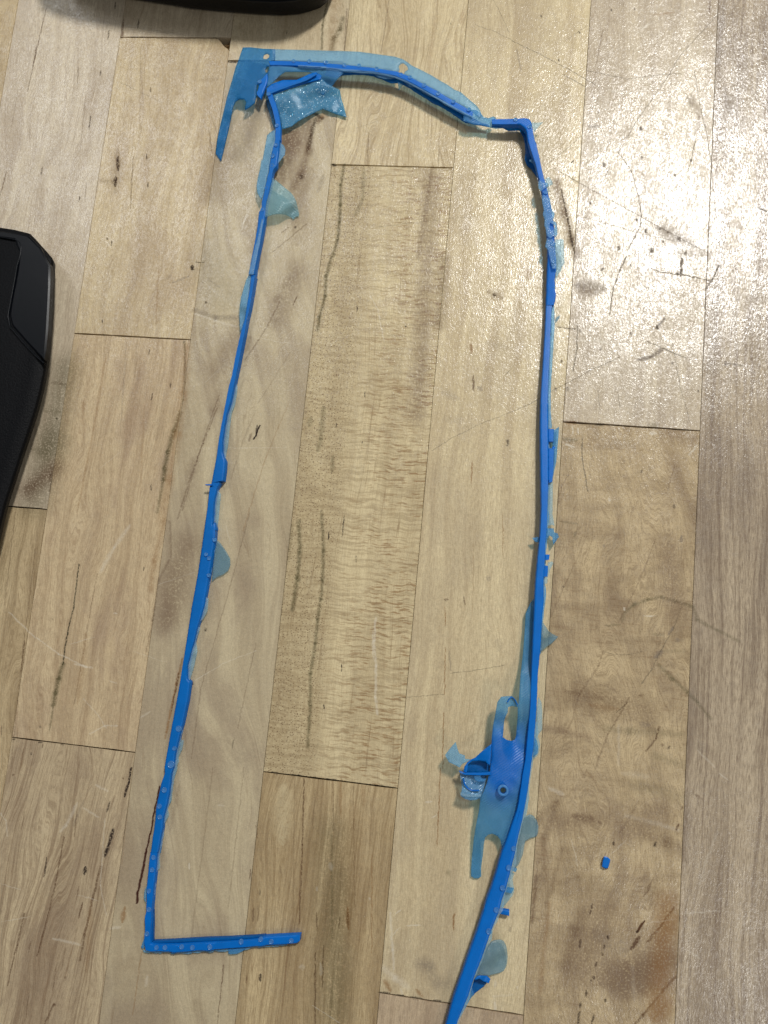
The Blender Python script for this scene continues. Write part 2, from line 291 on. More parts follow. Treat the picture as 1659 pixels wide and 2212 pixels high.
mk('c6', [(290, 1659), (320, 1500), (360, 1420)], .35, BRN, .5, 0); mk('c6', [(270, 1420), (375, 1420)], .3, SCR, .5)
# right lower
mk('c9', [(600, 735), (710, 730)], .5, OLV, .7); mk('c9', [(735, 645), (790, 600), (880, 565), (970, 550), (1060, 580), (1175, 612)], .75, OLV, .8, 0, 0)
mk('c9', [(1175, 612), (1200, 700), (1330, 765), (1470, 835)], .75, OLV, .65, 0, 0); mk('c9', [(730, 640), (710, 720)], .8, OLV, .5)
mk('c9', [(930, 940), (970, 905)], 1.8, GRY, .8, .3, 0); mk('c9', [(950, 990), (1040, 1080), (1140, 1170), (1200, 1230), (1290, 1345)], .8, OLV, .7, 0, 0)
mk('c9', [(1100, 600), (1050, 750), (980, 870), (900, 1030), (835, 1115)], .4, SCR, .6, 0); mk('c9', [(1010, 800), (1050, 740)], .7, GRY, .6)
mk('c9', [(590, 905), (660, 922), (760, 925), (850, 900)], .22, SCR, .7, 0); mk('c9', [(755, 1225), (670, 1310)], .6, SCR, .6); mk('c9', [(970, 900), (1140, 905)], .9, OLV, .35)
mk('c9', [(900, 790), (985, 795)], .7, OLV, .5); mk('c9', [(930, 180), (820, 460), (700, 700)], .4, BRN, .4, 0); mk('c9', [(480, 170), (240, 700)], .35, BRN, .35, 0)
mk('c9', [(415, 120), (400, 165)], .6, OLV, .7); mk('c9', [(1098, 150), (1095, 200)], 1.0, GRY, .8); dot('c9', 595, 215, .8, GRY, .7); dot('c9', 332, 484, .7, DRK, .7); dot('c9', 1075, 828, 1.2, GRY, .6)
mk('c9', [(300, 60), (430, 80)], .5, OLV, .6); mk('c9', [(820, 1190), (860, 1190)], .8, BRN, .5); mk('c9', [(955, 1390), (930, 1470), (870, 1550)], .6, BRN, .8, 0)
mk('c9', [(590, 900), (560, 1000), (430, 1190), (390, 1350), (330, 1470)], .5, BRN, .35, 0); mk('c9', [(760, 1200), (660, 1380), (620, 1440), (540, 1659)], .5, BRN, .45, 0)
mk('c9', [(210, 1400), (330, 1420), (500, 1470)], 2.4, MAU, .5, 0, 0); mk('c9', [(600, 1400), (760, 1420), (1100, 1440)], 1.6, OLV, .45, 0, 0)
mk('c9', [(200, 1550), (480, 1580)], 4, BRN, .25, 1, 0); mk('c9', [(820, 1370), (900, 1380)], 1.8, GRY, .5, 1, 0); mk('c9', [(970, 1500), (980, 1520)], 1.1, MAU, .8, 1, 0)
mk('c9', [(1010, 1540), (1030, 1515)], .6, DRK, .7); mk('c9', [(920, 1580), (1110, 1640)], 1.6, OLV, .45, 0, 0); mk('c9', [(690, 1380), (690, 1640)], .9, WHT, .3, 0, 0)
mk('c9', [(1200, 1540), (1320, 1659)], .8, WHT, .35); mk('c9', [(850, 672), (935, 675)], .3, WHT, .9); dot('c9', 725, 625, .7, WHT, .9); mk('c9', [(1240, 1480), (1230, 1560)], 3.2, GRY, .4, 1, 0)
mk('c9', [(620, 1130), (700, 1170)], 1.4, BRN, .3, 1, 0); mk('c9', [(340, 1160), (450, 1180)], 1.4, BRN, .35, 1, 0); mk('c9', [(500, 1250), (700, 1280)], 2.0, TAN, .4, 1, 0)
mk('c9', [(150, 540), (150, 200)], .6, OLV, .15)
mk('c12', [(400, 310), (520, 330)], 2.4, BRN, .6, .3, 0); mk('c12', [(560, 350), (575, 365)], 1.2, BRN, .6, .3, 0); mk('c12', [(850, 430), (1000, 480), (1100, 560)], 4.2, BRN, .42, 0, 0)
mk('c12', [(930, 485), (925, 505)], .8, DRK, .9, 0, .2); mk('c12', [(800, 110), (1100, 190)], 2.6, OLV, .35, 0, 0); mk('c12', [(700, 30), (900, 60)], 2, WHT, .2, 1, 0)
mk('c12', [(740, 310), (900, 350), (1080, 400)], 1.3, WHT, .35, 0, 0); mk('c12', [(690, 700), (850, 720), (1080, 700)], 2.0, MAU, .3, 0, 0)
mk('c12', [(920, 740), (910, 900)], 4.0, BRN, .32, .5, 0); mk('c12', [(860, 990), (810, 1065)], .8, BRN, .98, .6); mk('c12', [(822, 1095), (772, 1172)], 1.3, BRN, .95, .5); mk('c12', [(812, 1050), (812, 1070)], .8, DRK, .9)
mk('c12', [(1050, 900), (985, 1000), (875, 1130)], .6, BRN, .85, .3); mk('c12', [(990, 1000), (950, 1045)], .6, DRK, .7); mk('c12', [(1080, 950), (930, 1140)], 5, TAN, .5, 1, 0)
mk('c12', [(1060, 1350), (980, 1440), (850, 1600), (800, 1659)], .8, BRN, .8, 0, 0); mk('c12', [(1040, 1500), (900, 1640)], 6, TAN, .55, 1, 0)
mk('c12', [(1010, 1240), (880, 1290), (800, 1360), (690, 1450)], 7.5, MAU, .55, 0, 0); mk('c12', [(1060, 1225), (900, 1270)], 5, MAU, .5, .5, 0); mk('c12', [(980, 1330), (860, 1440), (740, 1480)], 6, MAU, .5, .3, 0); mk('c12', [(940, 1250), (900, 1400)], 5, MAU, .4, .5, 0); mk('c12', [(760, 1250), (560, 1400)], 9, MAU, .6, 1, 0)
mk('c12', [(460, 940), (410, 1060), (350, 1300)], 4.2, BRN, .4, 0, 0); mk('c12', [(700, 1110), (740, 1200)], 7, GRY, .35, 1, 0); mk('c12', [(520, 1050), (640, 1160)], 5, GRY, .35, 1, 0)
dot('c12', 622, 1092, .8, DRK, .95, .2, 10)
for a in ([(602, 1145), (592, 1170)], [(585, 1195), (580, 1215)], [(552, 1258), (540, 1285)], [(535, 1350), (520, 1365)], [(512, 1370), (506, 1388)], [(482, 1440), (478, 1475)], [(446, 1520), (442, 1550)], [(438, 1575), (425, 1659)],
          [(522, 878), (506, 948)], [(445, 1110), (436, 1165)], [(608, 1500), (602, 1515)], [(530, 1600), (515, 1659)], [(662, 480), (655, 500)]): mk('c12', a, .7, DRK, .85, .5)
mk('c12', [(1082, 362), (1062, 402)], .8, BRN, .9, .6); mk('c12', [(1110, 245), (1095, 275)], .6, BRN, .7); mk('c12', [(780, 1290), (790, 1500)], 1.2, WHT, .2, 0, 0)
mk('c12', [(160, 330), (290, 220), (200, 480)], 2.2, BRN, .35, 0, 0); mk('c12', [(330, 520), (220, 900)], 1.2, BRN, .35, 0, 0); mk('c12', [(280, 760), (440, 700)], 1.6, BRN, .25, 1, 0)
mk('c12', [(240, 880), (180, 1450)], 1.4, TAN, .4, 0, 0); mk('c12', [(160, 700), (130, 1000)], 1.0, BRN, .6, 0, 0); mk('c12', [(820, 220), (700, 420)], .8, BRN, .4, 0, 0); mk('c12', [(915, 720), (850, 840)], .7, BRN, .5)
mk('c12', [(240, 130), (330, 170)], 1.2, WHT, .5, .3, 0); mk('c12', [(380, 450), (430, 640)], .35, WHT, .4); mk('c12', [(640, 560), (750, 460)], .4, WHT, .4); mk('c12', [(860, 1010), (1060, 980)], .35, WHT, .5)
mk('c12', [(1180, 170), (1235, 205)], .8, BRN, .6); mk('c12', [(1330, 410), (1210, 750)], .8, WHT, .3, 0, 0); mk('c12', [(1150, 1190), (1220, 1240)], .9, WHT, .5, .5, 0); mk('c12', [(1090, 945), (1360, 925)], .5, WHT, .4); mk('c12', [(1340, 30), (1400, 80)], .5, WHT, .5)
# left lower
mk('c7', [(512, 340), (502, 420), (490, 510), (478, 620), (450, 720), (438, 790), (420, 880), (408, 990)], .5, srgb(58, 56, 44), .95, 0, .2)
mk('c7', [(408, 990), (380, 1080), (360, 1170), (345, 1250)], 1.2, OLV, .9, 0, .1); mk('c7', [(345, 1250), (320, 1420)], .5, OLV, .7)
mk('c7', [(162, 830), (140, 1040)], .9, BRN, .75); mk('c7', [(1182, 950), (1120, 1220), (1070, 1465)], .9, TAN, .85, .4); mk('c7', [(1160, 1040), (1110, 1290)], .6, BRN, .8, .5)
dot('c7', 1330, 755, .8, DRK, .9, .2, 12); dot('c7', 1245, 1105, .8, DRK, .95, .2, 10); dot('c7', 340, 693, .4, DRK, .9); mk('c7', [(935, 350), (930, 385)], .4, DRK, .8)
mk('c7', [(100, 0), (30, 600)], .35, BRN, .5, 0); mk('c7', [(230, 240), (160, 800), (70, 1659)], .35, BRN, .45, 0); mk('c7', [(630, 400), (600, 560), (480, 1250)], .4, BRN, .4, 0)
mk('c7', [(1100, 60), (1110, 280), (1030, 440), (990, 700), (950, 900)], .9, BRN, .45, 0, 0); mk('c7', [(1060, 60), (1000, 320), (975, 500)], 2.2, TAN, .5, 0, 0)
mk('c7', [(1130, 360), (1050, 760)], 8, MAU, .38, .3, 0); mk('c7', [(1620, 0), (1500, 450), (1300, 1150), (1240, 1600)], .35, BRN, .42, 0); mk('c7', [(1659, 850), (1540, 1400)], .35, BRN, .4, 0); mk('c7', [(1520, 1460), (1500, 1540)], .4, DRK, .5)
mk('c7', [(460, 380), (430, 700)], 5, srgb(222, 200, 160), .3, 1, 0); mk('c7', [(730, 600), (680, 1150)], 3, srgb(222, 200, 160), .35, 1, 0); mk('c7', [(560, 780), (500, 1250)], 3, TAN, .35, 1, 0)
mk('c7', [(840, 90), (740, 230), (650, 390)], 1.6, WHT, .5, .4, 0); mk('c7', [(60, 650), (200, 790), (380, 920), (560, 1005)], .5, WHT, .6, 0, 0); mk('c7', [(480, 985), (600, 1010)], .8, WHT, .6, .5, 0)
mk('c7', [(440, 860), (620, 810)], .3, WHT, .5); mk('c7', [(580, 1440), (680, 1385), (760, 1385)], .5, WHT, .6, 0, 0); mk('c7', [(540, 1210), (640, 1320), (690, 1400)], .4, WHT, .5, 0, 0); mk('c7', [(700, 1090), (760, 1110)], .4, WHT, .5)
mk('c7', [(1030, 470), (1260, 390)], .25, WHT, .5, .2); mk('c7', [(1659, 900), (1450, 980), (1270, 1090)], .25, WHT, .5, 0); mk('c7', [(850, 900), (1100, 980)], .22, WHT, .4); mk('c7', [(900, 1340), (980, 1290)], .6, WHT, .4); mk('c7', [(1460, 70), (1500, 230)], .35, WHT, .4); mk('c7', [(730, 655), (760, 660)], .5, WHT, .7)
mk('c7', [(78, 1470), (100, 1468)], 1.0, DRK, .7); mk('c7', [(275, 1500), (275, 1530)], .6, BRN, .7); mk('c7', [(10, 1380), (10, 1450)], .6, BRN, .7); dot('c7', 205, 1563, .5, DRK, .8); dot('c7', 260, 1388, .5, DRK, .7)
mk('c10', [(852, 0), (835, 90), (805, 185)], .85, DRK, .95, .3); mk('c10', [(712, 215), (690, 290)], .8, DRK, .85); mk('c10', [(735, 395), (705, 500), (677, 575)], 1.3, DRK, .95, .6); mk('c10', [(556, 635), (546, 695)], 1.3, DRK, .95)
mk('c10', [(303, 575), (285, 710)], .7, DRK, .85); mk('c10', [(533, 865), (510, 975)], .7, BRN, .9); mk('c10', [(510, 760), (495, 860)], .4, BRN, .6)
mk('c10', [(415, 450), (360, 750), (300, 1000), (240, 1220)], .55, BRN, .8, 0, .1); mk('c10', [(655, 640), (600, 850), (550, 1080), (520, 1245)], .8, BRN, .8, 0, .1)
mk('c10', [(158, 940), (110, 1150), (70, 1310), (50, 1410)], .55, BRN, .85, 0, .1); mk('c10', [(200, 1120), (185, 1200)], .7, BRN, .6); mk('c10', [(160, 280), (140, 410)], .35, BRN, .6); mk('c10', [(500, 250), (480, 460)], .5, BRN, .6)
mk('c10', [(550, 200), (470, 380)], .8, GRY, .4); mk('c10', [(370, 1260), (340, 1450)], .5, BRN, .6); mk('c10', [(430, 1150), (400, 1290)], .5, BRN, .5); mk('c10', [(350, 1530), (290, 1659)], .7, BRN, .75, .3); mk('c10', [(190, 1450), (160, 1659)], .4, BRN, .6); mk('c10', [(590, 850), (560, 1330)], 2.2, TAN, .3, 1, 0)
dot('c10', 352, 1530, .9, BRN, .8); dot('c10', 420, 1355, .6, BRN, .7); mk('c10', [(75, 48), (100, 42)], .6, BRN, .7); dot('c10', 798, 65, .5, BRN, .8)
mk('U8', [(235, -40), (205, 160), (165, 340), (125, 520), (115, 640)], .75, srgb(66, 36, 30), .98, .1, .4); mk('U7', [(415, 790), (350, 1080), (290, 1400), (230, 1659)], .55, srgb(66, 36, 30), .98, 0, .4)
mk('c10', [(810, 895), (790, 1005)], 1.5, TAN, .8); mk('c10', [(918, 1190), (860, 1600)], .4, TAN, .5, 0); mk('c10', [(860, 0), (790, 620)], .3, TAN, .3, 0)
mk('c10', [(500, 230), (430, 370), (390, 410)], 1.2, WHT, .5, .3, 0); mk('c10', [(540, 260), (640, 320)], .8, WHT, .5, .3, 0); mk('c10', [(620, 110), (700, 150)], .8, WHT, .5, .3, 0); mk('c10', [(680, 330), (660, 620), (650, 760), (690, 950)], .4, WHT, .5, 0, 0)
mk('c10', [(0, 290), (40, 340), (50, 440)], .5, WHT, .5, 0, 0); mk('c10', [(340, 1105), (520, 1145)], .8, WHT, .55, .3, 0); mk('c10', [(720, 1040), (780, 1030)], 1.0, WHT, .55, .3, 0); mk('c10', [(0, 1000), (200, 960)], .25, WHT, .5); mk('c10', [(490, 820), (640, 860)], .4, WHT, .4)
mk('c10', [(0, 750), (140, 790)], .3, WHT, .4); mk('c10', [(945, 1410), (955, 1350)], 1.2, WHT, .45, .3, 0); mk('c10', [(1225, 610), (1228, 660)], .6, WHT, .7); mk('c10', [(1410, 240), (1450, 245)], .9, WHT, .4, .5, 0)
mk('c10', [(1380, 0), (1240, 1100)], .45, BRN, .3, 0); mk('c10', [(1580, 0), (1480, 900)], .4, BRN, .35, 0); mk('c10', [(1450, 1275), (1408, 1659)], .35, BRN, .75, 0); mk('c10', [(1625, 650), (1618, 720)], .5, BRN, .8); mk('c10', [(1640, 900), (1640, 1000)], .7, BRN, .6)
mk('c10', [(1600, 1340), (1595, 1400)], .4, BRN, .7); mk('c10', [(1250, 1500), (1340, 1659)], 7, BRN, .22, 1, 0); mk('c10', [(1165, 100), (1100, 420)], 1.4, BRN, .3, 1, 0)
# bottom middle
mk('c11', [(312, 55), (300, 500), (280, 1010)], .5, BRN, .85, .2, .2); mk('c11', [(500, 95), (500, 430)], .35, BRN, .6); mk('c11', [(385, 120), (365, 430)], .3, BRN, .5); mk('c11', [(395, 930), (393, 1055)], .5, BRN, .75)
mk('c11', [(596, 895), (595, 1050)], 1.1, TAN, .95); mk('c11', [(596, 930), (594, 1035)], .6, BRN, .8); mk('c11', [(540, 960), (539, 1040)], .5, BRN, .7); mk('c11', [(437, 1150), (430, 1430)], .45, BRN, .85, .4); mk('c11', [(383, 1200), (383, 1659)], .45, BRN, .85, .2)
mk('c11', [(29, 1330), (28, 1388)], .9, DRK, .9); mk('c11', [(490, 430), (495, 1100)], .35, OLV, .5, 0); mk('c11', [(630, 120), (640, 900)], .3, BRN, .45, 0); mk('c11', [(752, 560), (750, 1200)], .3, TAN, .7, .2); mk('c11', [(250, 60), (240, 1000)], .35, BRN, .35, 0)
mk('c11', [(550, 60), (548, 330)], .9, TAN, .5); mk('c11', [(690, 100), (700, 250)], 1.8, TAN, .35, 1, 0); mk('c11', [(0, 350), (10, 460)], .6, BRN, .6); mk('c11', [(15, 900), (12, 1000)], .5, BRN, .5); mk('c11', [(24, 790), (24, 830)], .5, DRK, .6); mk('c11', [(480, 1659), (500, 1350)], .5, OLV, .4)
mk('c11', [(560, 700), (540, 1650)], 5, OLV, .24, .3, 0); mk('c11', [(600, 300), (620, 1100)], 9, TAN, .22, .3, 0); mk('c11', [(180, 100), (170, 500)], 7, srgb(226, 214, 176), .3, 1, 0)
mk('c11', [(1195, 0), (1175, 505)], .35, TAN, .9, .2); mk('c11', [(1285, 930), (1282, 1060)], .5, TAN, .8); dot('c11', 1245, 675, .9, OLV, .6, .1, 14); mk('c11', [(1060, 1270), (1130, 1280)], 4.2, GRY, .5, .2, 0); mk('c11', [(1120, 1300), (1180, 1400), (1240, 1400)], 4, GRY, .28, 0, 0)  # the grey strokes make a soft darker smudge
mk('c11', [(480, 620), (490, 655)], 1.3, WHT, .5, .3, 0); mk('c11', [(870, 940), (885, 1180), (890, 1300)], .8, WHT, .65, 0, 0); mk('c11', [(880, 1090), (935, 1030)], .35, WHT, .6); mk('c11', [(970, 1022), (1070, 1018)], .4, WHT, .7); mk('c11', [(900, 950), (945, 915)], .35, WHT, .7)
mk('c11', [(830, 1300), (900, 1360), (980, 1420)], 2.4, WHT, .45, .2, 0); mk('c11', [(1100, 222), (1140, 215)], .7, WHT, .6, .5); mk('c11', [(1130, 330), (1175, 300)], .4, WHT, .7); mk('c11', [(365, 1540), (540, 1650)], .25, WHT, .7, .2); mk('c11', [(420, 1260), (420, 1350)], .9, WHT, .4); dot('c11', 735, 845, .7, WHT, .5); mk('c11', [(285, 1290), (310, 1290)], 1.6, WHT, .4, .5, 0)
mk('c11', [(395, 800), (400, 770)], .8, WHT, .4); mk('c11', [(835, 1380), (870, 1440)], 1.6, TAN, .8, .3, 0); mk('c11', [(1040, 1440), (1075, 1475)], 1.3, TAN, .7, .3, 0); mk('c11', [(940, 1430), (950, 1465)], .8, WHT, .6, .4, 0)
mk('c11', [(1000, 1490), (1075, 1495)], .8, DRK, .8, .4); mk('c11', [(800, 1455), (870, 1460)], .6, DRK, .8, .3); mk('c11', [(895, 1470), (960, 1475)], .5, DRK, .8, .3); mk('c11', [(1150, 1505), (1195, 1510)], .5, DRK, .8, .3)
mk('c11', [(1659, 1470), (1540, 1480), (1555, 1560)], .6, WHT, .3, 0, 0); mk('U6', [(760, 1100), (750, 1180)], .8, WHT, .7, .5, 0); mk('U6', [(740, 1380), (755, 1470)], .8, WHT, .6, .5, 0); dot('U6', 1037, 1183, .6, WHT, .9)
mk('U6', [(210, 220), (210, 430)], .7, TAN, .7); mk('U6', [(940, 400), (945, 480)], .8, GRY, .5)
# broad soft patches of darker heartwood
for tl, pts, w, c, k in (('D', [(640, 235), (625, 300), (600, 380)], 9, MAU, .55), ('D', [(560, 235), (520, 330)], 8, GRY, .35), ('D', [(470, 330), (450, 420)], 7, MAU, .35), ('D', [(660, 380), (640, 470)], 7, MAU, .35),
                         ('D', [(640, 590), (600, 690)], 8, MAU, .40), ('D', [(450, 560), (490, 640)], 8, OLV, .16), ('D', [(140, 800), (110, 960), (80, 1080)], 7, OLV, .42), ('D', [(120, 1010), (60, 1060)], 6, BRN, .45),
                         ('D', [(520, 700), (470, 800)], 6, MAU, .35), ('D', [(400, 1180), (370, 1330)], 9, MAU, .45), ('D', [(1430, 1750), (1350, 1800)], 7, MAU, .42), ('D', [(1300, 1960), (1260, 2100)], 9, MAU, .45),
                         ('D', [(1420, 2050), (1340, 2110)], 10, MAU, .42), ('D', [(1440, 1950), (1420, 2180)], 6, TAN, .50), ('D', [(1250, 1500), (1400, 1540)], 8, BRN, .28), ('D', [(1200, 1780), (1320, 1760)], 6, MAU, .35),
                         ('D', [(930, 380), (900, 900)], 6, MAU, .42), ('D', [(960, 560), (950, 700)], 4, BRN, .35), ('D', [(720, 1800), (715, 2180)], 7, OLV, .30), ('D', [(1440, 1180), (1460, 1320)], 8, MAU, .4)):
    MARKS.append((P(tl, pts), w * 1.2, c, min(.92, k * 1.55), 0.0, 0.0))
# the same stave end joints, picked darker in places
mk('c4', [(487, 503), (700, 515), (960, 530), (1235, 543)], .35, DRK, .7, 0); mk('c11', [(100, 30), (145, 35)], .8, DRK, .9, .4); mk('c11', [(230, 45), (300, 52)], .6, DRK, .9, .4); mk('c11', [(365, 62), (395, 66)], .6, DRK, .9, .4); mk('c11', [(455, 72), (520, 80)], .7, DRK, .9, .4); mk('c11', [(640, 95), (900, 125)], .3, DRK, .7, .2)
mk('c6', [(330, 1073), (480, 1085)], .8, BRN, .8, .3); mk('c6', [(545, 1092), (600, 1094)], .9, DRK, .95, .3); mk('c7', [(250, 1488), (272, 1490)], .8, DRK, .9, .3); mk('c7', [(390, 1505), (415, 1507)], .7, DRK, .9, .3)
mk('c1', [(800, 130), (790, 245)], .9, BRN, .8, .2); mk('c1', [(850, 238), (1050, 246)], .45, DRK, .7, .3); mk('c1', [(1200, 250), (1410, 243)], .35, DRK, .6, .3); mk('c1', [(1483, 398), (1540, 402)], .9, DRK, .95, .2)
mk('c2', [(490, 1068), (520, 1070)], 1.0, DRK, .95, .3)

# ------------------------------------------------------------------ maple material, one per stave
def maple(name, light, dark, seed, tint=None, band=.35, fine=.30, lines=.25, blotch=.3, fleck=0, pore=0, curl=0, tilt=0.0, swirl=1.0, marks=(), rough=.21, fib=.42, bright=1.0):
    dark = (dark[0] * .74, dark[1] * .73, dark[2] * .72, 1); tint = tuple(c * .80 for c in tint[:3]) + (1,) if tint else dark
    light = (min(.86, light[0] * 1.06), light[1] * 1.05, light[2] * .99, 1)
    T = NT(name)
    pos = T.n('ShaderNodeNewGeometry', out=0)
    pm = T.v('SCALE', pos, scale=1000.0)                        # millimetres on the bench
    ps = T.v('ADD', pm, (seed * 37.7, seed * 91.3, seed * 5.1))
    rot = T.n('ShaderNodeVectorRotate', {'Vector': ps, 'Angle': tilt}, rotation_type='Z_AXIS')
    wn = T.noise(T.v('MULTIPLY', rot, (.035, .012, .03)), 1.0, 2, .5)
    w2 = T.noise(T.v('MULTIPLY', rot, (.2, .03, .03)), 1.0, 2, .5)
    wx = T.m('ADD', T.m('MULTIPLY', T.m('SUBTRACT', wn, .5), 26.0 * swirl), T.m('MULTIPLY', T.m('SUBTRACT', w2, .5), 4.0 * swirl))
    g = T.v('ADD', rot, T.n('ShaderNodeCombineXYZ', {0: wx}))
    nb = T.noise(T.v('MULTIPLY', g, (.16, .006, .1)), 1.0, 3, .6)
    nf = T.noise(T.v('MULTIPLY', g, (1.1, .025, .1)), 1.0, 3, .6)
    nfib = T.noise(T.v('MULTIPLY', g, (5.5, .35, 1)), 1.0, 2, .6)
    nl = T.noise(T.v('MULTIPLY', g, (.42, .004, .1)), 1.0, 1, .4)
    line = T.ramp(T.m('ABSOLUTE', T.m('SUBTRACT', T.m('FRACT', T.m('MULTIPLY', nl, 7.0)), .5)), .0, .055, True, 1.0, 0.0)
    iso = T.noise(ps, 2.6, 3, .65)
    iso2 = T.noise(ps, .9, 3, .6)
    bl = T.noise(T.v('MULTIPLY', g, (.06, .022, .05)), 1.0, 4, .6)
    col = T.mix(T.m('MULTIPLY', T.ramp(nb, .40, .64), band, clamp=True), light, dark)
    col = T.mix(T.m('MULTIPLY', T.ramp(bl, .44, .64), blotch, clamp=True), col, tint or dark)
    col = T.mix(T.m('MULTIPLY', T.ramp(nf, .46, .68), fine, clamp=True), col, dark)
    brk = T.noise(T.v('MULTIPLY', g, (.5, .03, .1)), 1.0, 2, .5)
    col = T.mix(T.m('MULTIPLY', T.m('MULTIPLY', line, T.ramp(brk, .4, .62)), lines, clamp=True), col, srgb(110, 76, 46))
    if curl:
        cn = T.noise(T.v('ADD', T.v('MULTIPLY', ps, (.035, .16, .1)), T.n('ShaderNodeCombineXYZ', {1: T.m('MULTIPLY', wn, 3.0)})), 1.0, 3, .6)
        col = T.mix(T.m('MULTIPLY', T.ramp(cn, .45, .68), curl, clamp=True), col, dark)
        rn = T.noise(T.v('MULTIPLY', ps, (.18, 1.7, 1)), 1.0, 2, .6)
        col = T.mix(T.m('MULTIPLY', T.m('MULTIPLY', T.ramp(rn, .52, .70), T.ramp(bl, .35, .6)), curl, clamp=True), col, srgb(120, 84, 54))
    if fleck:
        cell = T.v('ADD', T.v('MULTIPLY', ps, (.26, 1.75, 1)), T.n('ShaderNodeCombineXYZ', {0: T.m('MULTIPLY', iso2, .5), 1: T.m('MULTIPLY', w2, 3.0)}))
        fn = T.noise(cell, 1.0, 2, .55)
        zone = T.noise(T.v('MULTIPLY', ps, (.09, .05, 1)), 1.0, 2, .5)
        fm = T.m('MULTIPLY', T.ramp(fn, .50, .66), T.ramp(zone, .30, .50))
        xr = T.n('ShaderNodeSeparateXYZ', {0: pm}, 0)
        side = T.m('MAXIMUM', T.ramp(xr, fleck[1], fleck[2]), .12)
        col = T.mix(T.m('MULTIPLY', T.m('MULTIPLY', fm, side), fleck[0], clamp=True), col, srgb(142, 106, 68))
        rp = T.noise(T.v('ADD', T.v('MULTIPLY', ps, (.10, 1.15, 1)), T.n('ShaderNodeCombineXYZ', {1: T.m('MULTIPLY', w2, 3.0)})), 1.0, 3, .6)
        col = T.mix(T.m('MULTIPLY', T.ramp(rp, .46, .62), .38), col, dark)
    if pore:
        pv = T.n('ShaderNodeTexVoronoi', {'Vector': T.v('MULTIPLY', ps, (1.15, 1.7, 1)), 'Scale': 1.0, 'Randomness': 1.0}, 0)
        xr = T.n('ShaderNodeSeparateXYZ', {0: pm}, 0)
        side = T.ramp(xr, pore[1], pore[2])
        col = T.mix(T.m('MULTIPLY', T.m('MULTIPLY', side, T.ramp(iso2, .30, .62)), .42 if pore[0] > .5 else .1), col, dark)
        col = T.mix(T.m('MULTIPLY', T.m('MULTIPLY', T.ramp(pv, .14, .34, True, 1, 0), side), pore[0], clamp=True), col, srgb(104, 78, 56))
    col = T.mix(T.m('MULTIPLY', T.ramp(nfib, .42, .66), fib, clamp=True), col, dark)
    amp = T.m('ADD', .58, T.m('MULTIPLY', T.m('ADD', iso, T.m('MULTIPLY', iso2, .55)), .52))  # fine mottle: varnish glints and sensor grain put into the colour
    col = T.mix(1.0, col, T.n('ShaderNodeCombineColor', {0: amp, 1: amp, 2: amp}), 'MULTIPLY')
    # marks: knots, mineral streaks, scratches, dirt, grey smudges, painted glints
    clean = col
    if marks:
        wob = T.v('SCALE', T.v('SUBTRACT', T.noise(ps, .55, 3, .6, out=1), (.5, .5, .5)), scale=1.05)
        P2 = T.v('MULTIPLY', T.v('ADD', pm, wob), (1, 1, 0))
        ragged = T.ramp(T.noise(ps, 1.6, 2, .6), .30, .52, True, .25, 1.0)
        for (A, B, w, c, s, tp, inner) in marks:
            nd = T.t.nodes.new('ShaderNodeGroup'); nd.node_tree = STROKE
            AB = B - A
            T.put(nd.inputs['Color'], col)
            nd.inputs['Mark'].default_value = c; T.put(nd.inputs['P'], P2)
            nd.inputs['A'].default_value = (A.x, A.y, 0); nd.inputs['AB'].default_value = (AB.x, AB.y, 0)
            nd.inputs['InvL2'].default_value = 1.0 / max(AB.x ** 2 + AB.y ** 2, 1e-4)
            nd.inputs['W'].default_value = w; nd.inputs['Inner'].default_value = inner; nd.inputs['Taper'].default_value = tp
            nd.inputs['Fac'].default_value = s
            if s < .97: T.put(nd.inputs['Ragged'], ragged)
            else: nd.inputs['Ragged'].default_value = 1.0
            col = nd.outputs[0]
    # varnish: orange-peel and raised fibres
    b1 = T.noise(T.v('MULTIPLY', ps, (1.6, .8, 1)), 1.0, 3, .65)
    b2 = T.noise(T.v('MULTIPLY', ps, (4.2, 2.4, 1)), 1.0, 2, .6)
    b3 = T.noise(ps, .12, 2, .5)
    hgt = T.m('ADD', T.m('ADD', T.m('MULTIPLY', b1, .12), T.m('MULTIPLY', b2, .040)), T.m('MULTIPLY', b3, .12))
    hgt = T.m('ADD', hgt, T.m('MULTIPLY', nfib, .006))
    bump = T.n('ShaderNodeBump', {'Height': T.m('MULTIPLY', hgt, .001), 'Distance': 1.0, 'Strength': .8})
    rgh = T.m('ADD', rough - .10, T.m('MULTIPLY', T.noise(ps, .25, 4, .6), .22))
    bs = T.t.nodes.new('ShaderNodeBsdfPrincipled')
    # scratches, pores and dirt break the varnish: less shine where the surface is marked
    lum = lambda c: T.n('ShaderNodeRGBToBW', {0: c})
    worn = T.m('SUBTRACT', 1.0, T.m('DIVIDE', lum(col), T.m('MAXIMUM', lum(clean), .02))) if marks else 0.0
    worn = T.m('MAXIMUM', worn, 0.0)
    gl = T.noise(T.v('MULTIPLY', ps, (2.0, .75, 1)), 1.0, 3, .7); gl2 = T.noise(T.v('MULTIPLY', ps, (.16, .10, 1)), 1.0, 3, .6)
    sheen = T.m('MULTIPLY', T.ramp(gl, .34, .66, True, .25, 1.45), T.ramp(gl2, .34, .62, True, .55, 1.15))
    T.put(bs.inputs['Specular IOR Level'], T.m('MULTIPLY', T.m('MULTIPLY', sheen, T.m('SUBTRACT', 1.0, T.m('MINIMUM', T.m('MULTIPLY', worn, 1.3), .9))), .76))
    rgh = T.m('ADD', rgh, T.m('MULTIPLY', worn, .3))
    T.put(bs.inputs['Base Color'], col); T.put(bs.inputs['Roughness'], rgh); T.put(bs.inputs['Normal'], bump)
    T.t.links.new(bs.outputs[0], T.out.inputs[0])
    return T.mat

